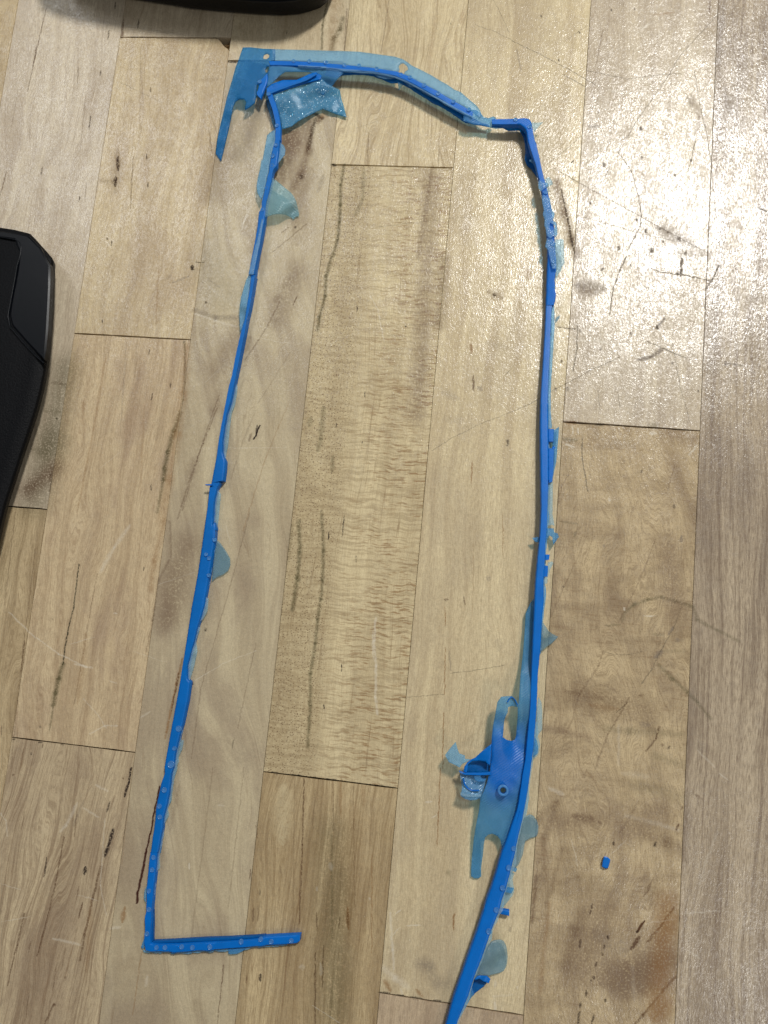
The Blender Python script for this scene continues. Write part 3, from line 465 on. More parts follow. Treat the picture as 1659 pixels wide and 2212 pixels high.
# ------------------------------------------------------------------ the bench top: staves butted and glued
W = 44.45
OFF = {1: .35, 2: .20, 3: .08, 4: .05, 5: -.20, 6: -.48}
def seam(k): return (k - 3.5) * W + OFF.get(k, 0.0)
def yj(px, py): return at(px, py).y * 1000
joints = {-1: [120, -140], 0: [yj(70, 1098)], 1: [yj(380, 81), yj(287, 727), yj(157, 1609)], 2: [yj(497, 131), -330],
          3: [yj(848, 359), yj(713, 1685)], 4: [205, yj(974, 2169)], 5: [yj(1364, 921)], 6: [240, -250], 7: [60, -180]}
YT, YB = 340.0, -300.0
bench = thing('butcher_block_bench_top', 'worn maple butcher block bench top of glued staves under the blue strip', 'workbench')
LM = srgb(206, 188, 158); LD = srgb(168, 142, 108)
style = {   # (column, row from the top): colours and figure
    (-1, 0): dict(light=srgb(196, 176, 140), dark=LD), (-1, 1): dict(light=srgb(190, 170, 136), dark=LD), (-1, 2): dict(light=LM, dark=LD),
    (0, 0): dict(light=srgb(212, 199, 178), dark=srgb(178, 156, 132), fine=.30, lines=.35, band=.3),
    (0, 1): dict(light=srgb(202, 182, 148), dark=srgb(150, 124, 90), fine=.4, lines=.4, band=.45),
    (1, 0): dict(light=srgb(214, 200, 176), dark=srgb(184, 162, 134), fine=.25),
    (1, 1): dict(light=srgb(206, 188, 154), dark=srgb(176, 150, 116), fine=.3, lines=.15, tint=srgb(172, 144, 116), blotch=.35),
    (1, 2): dict(light=srgb(206, 186, 154), dark=srgb(168, 138, 106), fine=.32, lines=.2, tint=srgb(178, 152, 130), blotch=.5),
    (1, 3): dict(light=srgb(202, 184, 154), dark=srgb(150, 124, 98), fine=.6, lines=.45, tint=srgb(158, 134, 112), blotch=.5, tilt=.06),
    (2, 0): dict(light=srgb(218, 204, 176), dark=srgb(190, 166, 130), fine=.25, lines=.1),
    (2, 1): dict(light=srgb(196, 182, 154), dark=srgb(160, 138, 112), tint=srgb(166, 146, 124), blotch=.5, fine=.14, band=.4, lines=.25, tilt=-.22, fib=.12, swirl=1.3),
    (2, 2): dict(light=LM, dark=LD),
    (3, 0): dict(light=srgb(218, 202, 168), dark=srgb(176, 150, 112), fine=.5, lines=.3, band=.35),
    (3, 1): dict(light=srgb(218, 202, 166), dark=srgb(168, 144, 108), fine=.12, band=.2, lines=.45, blotch=.2, fleck=(.72, -14, 12), pore=(.85, -2, -9), swirl=.35, fib=.2),
    (3, 2): dict(light=srgb(200, 180, 144), dark=srgb(152, 124, 88), fine=.45, lines=.5, band=.5, swirl=.5),
    (4, 0): dict(light=srgb(216, 202, 170), dark=LD), (4, 1): dict(light=srgb(216, 200, 166), dark=srgb(184, 160, 126), fine=.2, lines=.12, band=.35, tint=srgb(182, 164, 138), swirl=.5),
    (4, 2): dict(light=srgb(196, 176, 150), dark=srgb(164, 140, 116), fine=.2),
    (5, 0): dict(light=srgb(206, 192, 170), dark=srgb(170, 150, 128), fine=.25, lines=.25, band=.25, tint=srgb(172, 154, 136), swirl=.6),
    (5, 1): dict(light=srgb(202, 182, 148), dark=srgb(146, 122, 94), fine=.16, lines=.25, band=.3, tint=srgb(160, 138, 112), blotch=.65, curl=.30, tilt=-.16, pore=(.30, 10, 60), swirl=1.5),
    (6, 0): dict(light=LM, dark=LD), (6, 1): dict(light=srgb(188, 172, 150), dark=srgb(136, 116, 98), fine=.55, band=.45, lines=.1, tint=srgb(154, 138, 122), blotch=.5, swirl=.4, fib=.6),
    (6, 2): dict(light=LM, dark=LD),
}
def stave(col, row, y0, y1, nick=None):
    """one glued stave with chamfered arrises and slightly ragged sawn ends; its top is cut into bands so that each
    band's material only carries the marks that lie on it (the figure runs through, being a function of place)"""
    x0, x1 = seam(col) + .055, seam(col + 1) - .055
    g = .14; y0 += g; y1 -= g
    rnd = random.Random(col * 31 + row * 7)
    nb = max(1, int(round((y1 - y0) / 62.0)))
    if nick: nb = max(nb, 2)
    cuts = [y0 + (y1 - y0) * i / nb for i in range(1, nb)]
    n = 12
    low = [(x0, y0)] + [(x0 + (x1 - x0) * i / n, y0 + rnd.uniform(0, .16)) for i in range(1, n)] + [(x1, y0)]
    lo = n - 1 if not nick else n - 3
    high = (nick if nick else [(x1, y1)]) + [(x0 + (x1 - x0) * i / n, y1 - rnd.uniform(0, .16)) for i in range(lo, 0, -1)] + [(x0, y1)]
    edge = low + [(x1, c) for c in cuts] + high + [(x0, c) for c in reversed(cuts)]
    cx = (x0 + x1) / 2; cy = (y0 + y1) / 2
    dz = rnd.uniform(-.02, .02); N = len(edge)
    def ins(p):
        dy = 0 if p[1] in cuts else (.09 if p[1] < cy else -.09)
        return (p[0] + (.09 if p[0] < cx else -.09), p[1] + dy)
    vs = [(p[0], p[1], -9.0) for p in edge] + [(p[0], p[1], dz - .10) for p in edge] + [ins(p) + (dz,) for p in edge]
    fs = [(k * N + i, k * N + (i + 1) % N, (k + 1) * N + (i + 1) % N, (k + 1) * N + i) for k in (0, 1) for i in range(N)]
    fs.append(tuple(reversed(range(N))))
    nbase = len(fs); L, H = len(low), len(high)
    lid = [0] + [N - 1 - j for j in range(nb - 1)]            # left ends of the cuts, rising
    rid = [L - 1] + [L + j for j in range(nb - 1)]            # right ends
    bands = []
    for j in range(nb):
        lst = list(range(0, L)) if j == 0 else [lid[j], rid[j]]
        if j == nb - 1: lst += list(range(L + nb - 1, L + nb - 1 + H))
        else: lst += [rid[j + 1], lid[j + 1]]
        bands.append(tuple(2 * N + i for i in lst))
    fs += bands
    me = bpy.data.meshes.new('stave'); me.from_pydata([tuple(c / 1000 for c in v) for v in vs], [], fs)
    st = dict(style.get((col, row), dict(light=LM, dark=LD)))
    ylim = [y0] + cuts + [y1]
    for j in range(nb):
        mks = []
        for pl, w, c, s, tp, inner in MARKS:
            for a, b in zip(pl[:-1], pl[1:]):
                if max(a[0], b[0]) + w + .6 > x0 and min(a[0], b[0]) - w - .6 < x1 and max(a[1], b[1]) + w + .6 > ylim[j] and min(a[1], b[1]) - w - .6 < ylim[j + 1]:
                    mks.append((Vector((a[0], a[1], 0)), Vector((b[0], b[1], 0)), w * (.62 if c == SCR else 1.3 if c == OLV else .82), c, s if s > .93 and c != OLV else s * (.62 if c == WHT else (.80 if pl[0][0] < 25 else .62) if c == OLV else .84 if c == BRN else .80 if c in (MAU, SCR) else .90), tp, inner * (.1 if c == OLV else .6)))
        me.materials.append(maple('maple_stave', seed=col * 5 + row + 11, marks=mks, **st))
    for j in range(nb): me.polygons[nbase + j].material_index = j
    bm = bmesh.new(); bm.from_mesh(me); bmesh.ops.recalc_face_normals(bm, faces=bm.faces); bm.to_mesh(me); bm.free()
    link(bpy.data.objects.new('stave', me), bench)
MARKS = [([tuple((at(*p) * 1000)[:2]) for p in mark[0]],) + tuple(mark[1:]) for mark in MARKS]
for col in range(-1, 8):
    ys = [YT] + joints[col] + [YB]
    ys = [y for i, y in enumerate(ys) if i in (0, len(ys) - 1) or YB < y < YT]
    for row in range(len(ys) - 1):
        nick = None
        if (col, row) == (1, 1):
            nick = [(p.x * 1000, p.y * 1000) for p in [at(*q) for q in P('c1', [(1486, 330), (1478, 318), (1452, 300), (1432, 272), (1412, 250)])]]
            nick[0] = (seam(2) - .055, nick[0][1])
        stave(col, row, ys[row + 1], ys[row], nick)

def plain(name, colr, rough, bump=0.0, bscale=2000, spec=.5, coat=0):
    T = NT(name)
    pos = T.n('ShaderNodeNewGeometry', out=0)
    nz = T.noise(pos, bscale, 3, .6)
    big = T.noise(pos, 60, 4, .6)
    k = T.m('ADD', .85, T.m('MULTIPLY', big, .3))
    col = T.mix(1.0, colr, T.n('ShaderNodeCombineColor', {0: k, 1: k, 2: k}), 'MULTIPLY')
    bs = T.t.nodes.new('ShaderNodeBsdfPrincipled')
    T.put(bs.inputs['Base Color'], col)
    T.put(bs.inputs['Roughness'], T.m('ADD', rough - .06, T.m('MULTIPLY', big, .12)))
    bs.inputs['Specular IOR Level'].default_value = spec; bs.inputs['Coat Weight'].default_value = coat
    if bump: T.put(bs.inputs['Normal'], T.n('ShaderNodeBump', {'Height': T.m('MULTIPLY', nz, bump), 'Distance': 1.0, 'Strength': 1.0}))
    T.t.links.new(bs.outputs[0], T.out.inputs[0])
    return T.mat
backing = plain('dark_backing', srgb(78, 58, 40), .8, .0002, 900)
gv = [(x, y, z) for z in (-26, -7.5) for x, y in ((seam(-1) + 2, YB + 2), (seam(8) - 2, YB + 2), (seam(8) - 2, YT - 2), (seam(-1) + 2, YT - 2))]
def prism_faces(n): return [tuple(reversed(range(n))), tuple(range(n, 2 * n))] + [(i, (i + 1) % n, n + (i + 1) % n, n + i) for i in range(n)]
mesh_obj('backing_slab', [Vector(v) / 1000 for v in gv], prism_faces(4), backing, bench)  # added dark slab that keeps the world from showing through the gaps
# splinters left in the broken corner
sp = at(*P('c1', [(1466, 290)])[0]) * 1000
vs, fs = [], []
for i in range(16):
    a = random.uniform(0, 6.28); x = sp.x + random.uniform(-1.6, 1.4); y = sp.y + random.uniform(-1.6, 1.8); l = random.uniform(.5, 1.3); z = -2.6 + random.uniform(0, 1.6)
    dx, dy = math.cos(a) * l, math.sin(a) * l
    b = len(vs)
    for (u, v, h) in ((-1, -.25, -3), (1, -.2, -3), (1, .2, -3), (-1, .25, -3), (-.9, -.1, .3), (.9, -.1, 0), (.9, .1, 0), (-.9, .1, .2)):
        vs.append((x + dx * u - dy * v, y + dy * u + dx * v, z + h))
    fs += [tuple(b + q for q in f) for f in prism_faces(4)]
spl = mesh_obj('splinters', [Vector(v) / 1000 for v in vs], fs, plain('splintered_maple', srgb(150, 120, 80), .7, .0001, 2500), bench); spl['kind'] = 'stuff'
#SPLIT

# ------------------------------------------------------------------ blue plastic
def film(name, tint, body, opac, rough=.32, stripe=None, glitter=0.0, mott=.25, dense=None):
    T = NT(name)
    pos = T.n('ShaderNodeNewGeometry', out=0)
    pm = T.v('SCALE', pos, scale=1000.0)
    nz = T.noise(pm, .35, 3, .6); fz = T.noise(pm, 2.2, 2, .6)
    op = T.m('MULTIPLY', T.m('ADD', 1 - mott / 2, T.m('MULTIPLY', T.m('SUBTRACT', nz, .3), mott * 1.6)), opac, clamp=True)
    if dense:                                   # the moulding is thicker round a point: (x, y, radius in mm, extra, colour)
        dd = T.v('LENGTH', T.v('MULTIPLY', T.v('SUBTRACT', pm, (dense[0], dense[1], 0)), (1.25, .8, 0)), out=1)
        dm = T.m('MULTIPLY', T.ramp(T.m('ADD', dd, T.m('MULTIPLY', nz, 4.0)), dense[2] * .55, dense[2] * 1.25, True, 1, 0), 1.0)
        op = T.m('ADD', op, T.m('MULTIPLY', dm, dense[3])); body = T.mix(dm, body, dense[4])
    k = T.m('ADD', .82, T.m('MULTIPLY', fz, .36))
    col = T.mix(1.0, body, T.n('ShaderNodeCombineColor', {0: k, 1: k, 2: k}), 'MULTIPLY')
    hgt = T.m('MULTIPLY', fz, .00005)
    if stripe:
        ang, per, dep = stripe
        r = T.n('ShaderNodeVectorRotate', {'Vector': pm, 'Angle': ang}, rotation_type='Z_AXIS')
        x = T.n('ShaderNodeSeparateXYZ', {0: r}, 0)
        s = T.m('SINE', T.m('MULTIPLY', x, 6.2832 / per))
        hgt = T.m('ADD', hgt, T.m('MULTIPLY', s, dep))
        op = T.m('ADD', op, T.m('MULTIPLY', s, .02), clamp=True)
    bump = T.n('ShaderNodeBump', {'Height': hgt, 'Distance': 1.0, 'Strength': 1.0})
    bs = T.t.nodes.new('ShaderNodeBsdfPrincipled')
    T.put(bs.inputs['Base Color'], col); bs.inputs['Roughness'].default_value = rough
    bs.inputs['Specular IOR Level'].default_value = .55
    nrm = bump
    if glitter:
        vo = T.t.nodes.new('ShaderNodeTexVoronoi'); T.put(vo.inputs['Vector'], pm); vo.inputs['Scale'].default_value = 3.4
        sc = T.n('ShaderNodeSeparateColor', {0: vo.outputs['Color']}, 0)
        msk = T.m('MULTIPLY', T.ramp(vo.outputs['Distance'], .30, .55, True, 1, 0), T.m('GREATER_THAN', sc, 1 - glitter))
        rn = T.v('NORMALIZE', T.v('ADD', T.v('SCALE', T.v('SUBTRACT', vo.outputs['Color'], (.5, .5, .5)), scale=1.5), (0, 0, .8)))
        nrm = T.n('ShaderNodeMix', {0: msk, 4: bump, 5: rn}, 1, data_type='VECTOR')
        T.put(bs.inputs['Metallic'], T.m('MULTIPLY', msk, .8))
        T.put(bs.inputs['Base Color'], T.mix(msk, col, (.75, .88, .95, 1)))
        T.put(bs.inputs['Roughness'], T.m('SUBTRACT', rough, T.m('MULTIPLY', msk, .05)))
        op = T.m('MAXIMUM', op, T.m('MULTIPLY', msk, .8))
    T.put(bs.inputs['Normal'], nrm)
    tr = T.t.nodes.new('ShaderNodeBsdfTransparent'); tr.inputs[0].default_value = c4(tint)
    mx = T.t.nodes.new('ShaderNodeMixShader'); T.put(mx.inputs[0], op)
    T.t.links.new(tr.outputs[0], mx.inputs[1]); T.t.links.new(bs.outputs[0], mx.inputs[2])
    T.t.links.new(mx.outputs[0], T.out.inputs[0])
    return T.mat
def solid_blue(name, body, rough=.34, stripe=None, sss=.25):
    T = NT(name)
    pos = T.n('ShaderNodeNewGeometry', out=0); pm = T.v('SCALE', pos, scale=1000.0)
    nz = T.noise(pm, .18, 3, .6); fz = T.noise(pm, 3.0, 2, .6)
    k = T.m('ADD', .70, T.m('ADD', T.m('MULTIPLY', nz, .35), T.m('MULTIPLY', fz, .25)))
    col = T.mix(1.0, body, T.n('ShaderNodeCombineColor', {0: k, 1: k, 2: k}), 'MULTIPLY')
    hgt = T.m('MULTIPLY', fz, .00004)
    if stripe:
        r = T.n('ShaderNodeVectorRotate', {'Vector': pm, 'Angle': stripe[0]}, rotation_type='Z_AXIS')
        s = T.m('SINE', T.m('MULTIPLY', T.n('ShaderNodeSeparateXYZ', {0: r}, 0), 6.2832 / stripe[1]))
        hgt = T.m('ADD', hgt, T.m('MULTIPLY', s, stripe[2]))
    bs = T.t.nodes.new('ShaderNodeBsdfPrincipled')
    T.put(bs.inputs['Base Color'], col); bs.inputs['Roughness'].default_value = rough
    bs.inputs['Specular IOR Level'].default_value = .3
    T.put(bs.inputs['Normal'], T.n('ShaderNodeBump', {'Height': hgt, 'Distance': 1.0, 'Strength': 1.0}))
    tl = T.t.nodes.new('ShaderNodeBsdfTranslucent'); T.put(tl.inputs[0], col)
    mx = T.t.nodes.new('ShaderNodeMixShader'); mx.inputs[0].default_value = sss * .5
    T.t.links.new(bs.outputs[0], mx.inputs[1]); T.t.links.new(tl.outputs[0], mx.inputs[2])
    T.t.links.new(mx.outputs[0], T.out.inputs[0])
    return T.mat
A45 = math.radians(52)
M_rail = solid_blue('blue_plastic', srgb(0, 112, 206), .38)
M_railL = solid_blue('blue_plastic_deep', srgb(0, 108, 194), .42)
M_railT = solid_blue('blue_plastic_layered', srgb(0, 110, 208), .38, (A45, .62, .00002))
M_wall = film('blue_plastic_thin_wall', (.10, .46, .78), srgb(0, 112, 190), .60, .4)
M_pale = film('pale_blue_film', (.66, .86, .97), srgb(140, 190, 224), .36, .36, (A45, .55, .000015))
M_clear = film('clear_blue_film', (.80, .91, .95), srgb(185, 212, 226), .26, .26, (A45, .7, .00002))
M_mid = film('blue_film', (.56, .80, .92), srgb(96, 168, 226), .34, .36, (A45, .6, .00003))
_pc = at(1088, 1645, 7) * 1000
M_latch = film('moulded_blue_film', (.58, .80, .91), srgb(100, 168, 216), .34, .36, (A45, .7, .00002), dense=(_pc.x, _pc.y, 12.5, .42, srgb(0, 110, 205)))
M_deep = film('deep_blue_film', (.40, .68, .86), srgb(50, 142, 208), .38, .38, (A45, .6, .00002), mott=.4)
M_glit = film('glittery_blue_film', (.48, .74, .86), srgb(104, 172, 212), .42, .34, None, .13, .4)
M_grey = film('smoky_blue_film', (.76, .86, .90), srgb(138, 172, 190), .32, .34, None, 0, .15)
M_skin = film('ribbed_clear_skin', (.62, .82, .95), srgb(140, 190, 232), .36, .16, (A45, .9, .00004))

# ------------------------------------------------------------------ trimming: one piece, bent into an open frame
strip = thing('blue_edge_strip', 'long blue plastic edge strip bent into an open frame, torn film along it', 'plastic strip', at(840, 1100, 0))
def child(o): o.matrix_parent_inverse = Matrix.Translation(-strip.location); return o
def cmesh(name, verts, faces, mat, smooth=False, label=None):
    o = child(mesh_obj(name, verts, faces, mat, strip, smooth))
    if label: o['label'] = label
    return o
def inside(p, poly):
    c = False; n = len(poly)
    for i in range(n):
        a, b = poly[i], poly[i - 1]
        if (a[1] > p[1]) != (b[1] > p[1]) and p[0] < (b[0] - a[0]) * (p[1] - a[1]) / (b[1] - a[1]) + a[0]: c = not c
    return c
def sheet(name, poly, z, mat, thick=.22, holes=(), step=5.0, ripple=.12, label=None, rag=.0, parent_thing=True):
    """thin film cut to an outline; z (mm) is one number or a list of (x, y, z) control points"""
    rnd = random.Random(int(poly[0][0] * 7 + poly[0][1]))
    def dens(pl):
        out = []
        for i in range(len(pl)):
            a, b = pl[i], pl[(i + 1) % len(pl)]
            L = math.hypot(b[0] - a[0], b[1] - a[1]); k = max(1, int(L / step))
            for j in range(k):
                t = j / k; r = rag if j else rag * .3
                out.append((a[0] + (b[0] - a[0]) * t + rnd.uniform(-r, r), a[1] + (b[1] - a[1]) * t + rnd.uniform(-r, r)))
        return out
    loops = [dens(poly)] + [dens(h) for h in holes]
    pts, edges = [], []
    for lp in loops:
        b = len(pts); pts += lp; edges += [(b + i, b + (i + 1) % len(lp)) for i in range(len(lp))]
    xs = [p[0] for p in poly]; ys = [p[1] for p in poly]
    y = min(ys) + step / 2
    while y < max(ys):
        x = min(xs) + step / 2
        while x < max(xs):
            q = (x + rnd.uniform(-1, 1), y + rnd.uniform(-1, 1))
            if inside(q, loops[0]) and not any(inside(q, h) for h in loops[1:]) and min((q[0] - p[0]) ** 2 + (q[1] - p[1]) ** 2 for lp in loops for p in lp) > (step * .45) ** 2:
                pts.append(q)
            x += step
        y += step
    vo, eo, fo, _, _, _ = delaunay_2d_cdt([Vector(p) for p in pts], edges, [], 0, 1e-5)
    def zz(x, y):
        if isinstance(z, (int, float)): h = z
        else:
            sw = sv = 0
            for cx, cy, cz in z:
                w = 1.0 / ((cx - x) ** 2 + (cy - y) ** 2 + 4) ** 1.5; sw += w; sv += w * cz
            h = sv / sw
        h += ripple * (mnoise.noise(Vector((x * .05, y * .05, 3.1))) + .5 * mnoise.noise(Vector((x * .15, y * .15, 8.1))))
        return max(h, thick + .06)
    top = []; bot = []
    for p in vo:
        h = zz(p.x, p.y); q = at(p.x, p.y, h); top.append(q); bot.append(q - Vector((0, 0, thick / 1000)))
    tris = []
    for f in fo:
        c = (sum(vo[i].x for i in f) / len(f), sum(vo[i].y for i in f) / len(f))
        if inside(c, loops[0]) and not any(inside(c, h) for h in loops[1:]): tris.append(tuple(f))
    n = len(vo); faces = list(tris) + [tuple(n + i for i in reversed(f)) for f in tris]
    cnt = {}
    for f in tris:
        for i in range(len(f)):
            e = (f[i], f[(i + 1) % len(f)]); cnt[e] = cnt.get(e, 0) + 1
    for (a, b) in list(cnt):
        if (b, a) not in cnt: faces.append((a, n + a, n + b, b))
    return cmesh(name, top + bot, faces, mat, True, label)
def resample(pl, n):
    L = [0.0]
    for a, b in zip(pl[:-1], pl[1:]): L.append(L[-1] + math.hypot(b[0] - a[0], b[1] - a[1]))
    out = []; k = 0
    for i in range(n):
        s = L[-1] * i / (n - 1)
        while k < len(L) - 2 and L[k + 1] < s: k += 1
        t = (s - L[k]) / max(L[k + 1] - L[k], 1e-9)
        a, b = pl[k], pl[k + 1]; out.append((a[0] + (b[0] - a[0]) * t, a[1] + (b[1] - a[1]) * t))
    return out
def rail(name, left, right, zt, zb, mat, rag=.35, n=None, crown=.12, label=None):
    """moulded strip between two edge lines; zt and zb (mm) are numbers or lists spread along it"""
    ln = sum(math.hypot(b[0] - a[0], b[1] - a[1]) for a, b in zip(left[:-1], left[1:]))
    n = n or max(6, int(ln / 4.5)); Lp, Rp = resample(left, n), resample(right, n)
    rnd = random.Random(int(ln * 13))
    def lv(z, t):
        if isinstance(z, (int, float)): return z
        u = t * (len(z) - 1); i = min(int(u), len(z) - 2); return z[i] + (z[i + 1] - z[i]) * (u - i)
    prof = [(0.0, None), (0.0, crown + .18), (.07, crown * .35), (.22, 0), (.5, .06), (.78, 0), (.93, crown * .35), (1.0, crown + .18), (1.0, None)]
    vs, fs = [], []; K = len(prof)
    for i in range(n):
        t = i / (n - 1); z1 = lv(zt, t); z0 = lv(zb, t)
        a = at(Lp[i][0] + rnd.uniform(-rag, rag), Lp[i][1], z1); b = at(Rp[i][0] + rnd.uniform(-rag, rag), Rp[i][1], z1)
        for u, d in prof:
            q = a.lerp(b, u); q.z = (z0 if d is None else max(z1 - d, z0 + .05)) / 1000; vs.append(q)
    for i in range(n - 1):
        for k in range(K):
            k2 = (k + 1) % K; fs.append((i * K + k, i * K + k2, (i + 1) * K + k2, (i + 1) * K + k))
    fs.append(tuple(range(K))); fs.append(tuple((n - 1) * K + k for k in reversed(range(K))))
    o = cmesh(name, vs, fs, mat, False, label)
    me = o.data; me.polygons.foreach_set('use_smooth', [True] * len(me.polygons)); me.set_sharp_from_angle(angle=math.radians(50))
    return o

# left leg of the frame ---------------------------------------------------------
Lr_left = P('T1', [(800, 1285), (770, 1380), (745, 1500), (722, 1620)], 'T4', [(725, 290), (690, 420), (652, 600), (625, 700), (622, 800), (592, 830), (582, 900), (575, 1000), (530, 1250), (490, 1450), (452, 1640)])
Lr_right = P('T1', [(860, 1285), (850, 1380), (835, 1500), (822, 1620)], 'T4', [(775, 290), (755, 420), (718, 600), (690, 700), (680, 800), (668, 900), (655, 1000), (605, 1250), (565, 1450), (535, 1640)])
rail('rail', Lr_left, Lr_right, [4.6, 4.6, 4.2, 3.8, 3.6], [2.4, 2.2, 1.4, .6, .3], M_railL)
rail('rail', P('T6', [(766, -6), (740, 200), (708, 400), (685, 560), (640, 700), (602, 850), (560, 1050), (512, 1300), (470, 1450), (430, 1659)], 'T7', [(680, 140), (645, 330), (620, 480), (590, 700), (550, 900), (527, 1030)]),
     P('T6', [(818, -6), (785, 200), (750, 400), (708, 580), (680, 750), (640, 950), (590, 1200), (545, 1420), (492, 1659)], 'T7', [(722, 140), (690, 330), (668, 480), (665, 620), (690, 710), (705, 740), (700, 850), (680, 1000)]), [3.6, 3.4, 3.2], .2, M_railL, .2)
rail('rail', P('T7', [(526, 1026), (500, 1090), (480, 1300), (430, 1640)], 'c7', [(1310, 200), (1280, 400), (1240, 620), (1200, 880), (1160, 1130), (1100, 1450), (1063, 1659)]),
     P('T7', [(640, 1026), (592, 1110), (555, 1300), (540, 1600), (585, 1650)], 'c7', [(1392, 60), (1393, 160), (1372, 300), (1352, 420), (1330, 540), (1318, 620), (1282, 730), (1250, 860), (1212, 1000), (1212, 1085), (1232, 1100), (1215, 1220), (1190, 1340), (1155, 1480), (1135, 1560), (1122, 1659)]), [3.2, 3.0, 2.8], .2, M_railL, .3)
rail('rail', P('c7', [(1064, 1656)], 'U7', [(470, 640), (430, 740), (395, 900), (372, 1010), (358, 1080), (352, 1200), (332, 1350), (310, 1500), (290, 1650)]),
     P('c7', [(1122, 1656)], 'U7', [(556, 640), (545, 760), (525, 900), (505, 1010), (480, 1100), (455, 1200), (440, 1350), (412, 1500), (385, 1650)]), [2.8, 2.7], .2, M_railL, .35)
rail('rail', P('U8', [(284, -8), (270, 120), (252, 300), (238, 430), (234, 650), (232, 760), (212, 830), (216, 1000), (205, 1080), (204, 1180), (225, 1262)]),
     P('U8', [(378, -8), (360, 120), (348, 300), (332, 430), (318, 600), (306, 720), (300, 850), (292, 1000), (290, 1100), (288, 1160), (296, 1176)]), [2.7, 2.6], .2, M_rail, .35)
rail('rail', P('U8', [(222, 1262), (290, 1280), (400, 1274), (540, 1280), (575, 1296), (640, 1290), (760, 1280), (900, 1264), (1060, 1272), (1110, 1252), (1300, 1236), (1500, 1224), (1659, 1206)], 'c11', [(30, 1160), (70, 1150), (150, 1148), (262, 1138), (284, 1122)]),
     P('U8', [(288, 1170), (330, 1184), (480, 1186), (640, 1182), (800, 1172), (1000, 1160), (1300, 1146), (1659, 1118)], 'c11', [(60, 1094), (150, 1089), (286, 1082)]), [2.7, 2.5, 2.5], .2, M_rail, .35)
rail('inner_lip', P('U8', [(288, 1168), (600, 1160), (760, 1152), (1000, 1142), (1300, 1126), (1659, 1098)], 'c11', [(60, 1090)]),
     P('U8', [(330, 1134), (600, 1122), (760, 1112), (1000, 1098), (1300, 1088), (1659, 1068)], 'c11', [(60, 1082)]), 1.5, .2, M_wall, .3, crown=.1)
rail('inner_lip', P('U8', [(300, 760), (296, 900), (292, 1040), (290, 1150)]), P('U8', [(330, 740), (332, 900), (326, 1040), (326, 1135)]), 1.4, .2, M_wall, .3, crown=.1)
# upper-left corner of the frame ------------------------------------------------
rail('rail', P('T1', [(688, 640), (690, 690), (720, 770), (765, 900), (800, 1050), (802, 1160), (800, 1290)]), P('T1', [(760, 655), (768, 700), (805, 800), (840, 920), (866, 1060), (874, 1160), (868, 1290)]), [5.0, 4.8, 4.6], [3.0, 2.6], M_rail)
sheet('side_wall', P('T1', [(695, 700), (720, 770), (770, 910), (802, 1060), (800, 1160), (770, 1100), (740, 980), (700, 860), (682, 760)]), 1.6, M_mid, step=4)
sheet('rail_web', P('T1', [(690, 620), (760, 560), (900, 510), (1080, 508), (1250, 430), (1330, 410), (1400, 450), (1390, 500), (1200, 545), (1000, 605), (860, 655), (766, 690), (700, 670)]), [(600, 180, 5.0), (680, 165, 4.4), (585, 190, 4.6)], M_rail, .5, step=4)
rail('rail', P('T1', [(740, 690), (860, 640), (1000, 590), (1200, 520), (1340, 440)]), P('T1', [(735, 650), (860, 600), (1000, 560), (1200, 486), (1320, 424)]), 5.3, 4.8, M_railL)
sheet('film_flap', P('T1', [(766, 680), (900, 645), (1050, 600), (1200, 545), (1390, 480), (1480, 560), (1540, 590), (1640, 640), (1660, 760)], 'T2', [(300, 820), (345, 990), (210, 950), (50, 885)], 'T1', [(1420, 880), (1330, 920), (1200, 985), (1100, 1040), (1010, 1110), (890, 1145), (882, 1080), (860, 1000), (835, 900), (800, 790)]),
      [(600, 195, 4.2), (690, 165, 4.0), (745, 250, 1.0), (620, 275, 2.2), (700, 235, 1.6)], M_glit, .3, step=5, ripple=.35, label='glittery translucent film flap inside the corner')
# corner plate with its thin leg
sheet('corner_plate', P('T1', [(382, 88), (480, 86), (640, 104), (800, 110), (800, 245), (745, 262), (735, 310), (712, 420), (695, 520), (640, 610), (560, 560), (556, 700), (535, 800), (460, 862), (408, 893), (412, 850), (428, 800), (398, 752), (330, 753), (285, 785), (252, 850), (232, 960), (200, 1120), (160, 1290), (125, 1440), (96, 1558), (28, 1462), (48, 1290), (82, 1130), (130, 930), (180, 720), (240, 520), (290, 340), (330, 240)]),
      [(525, 102, 4.2), (580, 110, 5.0), (540, 170, 4.4), (530, 210, 4.0), (500, 215, 3.0), (478, 340, .5), (490, 280, 1.4)], M_deep, .5,
      holes=[P('T1', [(640, 215), (655, 175), (695, 160), (728, 180), (720, 220), (690, 240), (655, 238)]), P('T1', [(690, 330), (722, 325), (722, 370), (700, 418), (675, 410), (672, 370)])], step=5, label='dark blue corner plate with a long thin leg and torn edge')
rail('torn_tab', P('T1', [(615, 520), (590, 560), (570, 640), (555, 690), (580, 715)]), P('T1', [(700, 420), (700, 520), (672, 610), (640, 690), (618, 752)]), 4.6, 3.6, M_rail, .8)
sheet('film_flap', P('T1', [(800, 300), (1100, 330), (1659, 372)], 'T2', [(330, 388), (280, 440), (220, 500), (170, 570), (130, 620), (40, 700), (-40, 660), (-70, 560), (-180, 560)], 'T1', [(1400, 540), (1370, 470), (1310, 430), (1240, 402), (1100, 400), (930, 400), (860, 450), (780, 530), (700, 600), (690, 560), (705, 430), (735, 330)]),
      [(600, 140, 5.0), (720, 150, 5.0), (600, 170, 4.2), (700, 200, 2.6)], M_mid, .25, step=5, ripple=.25)
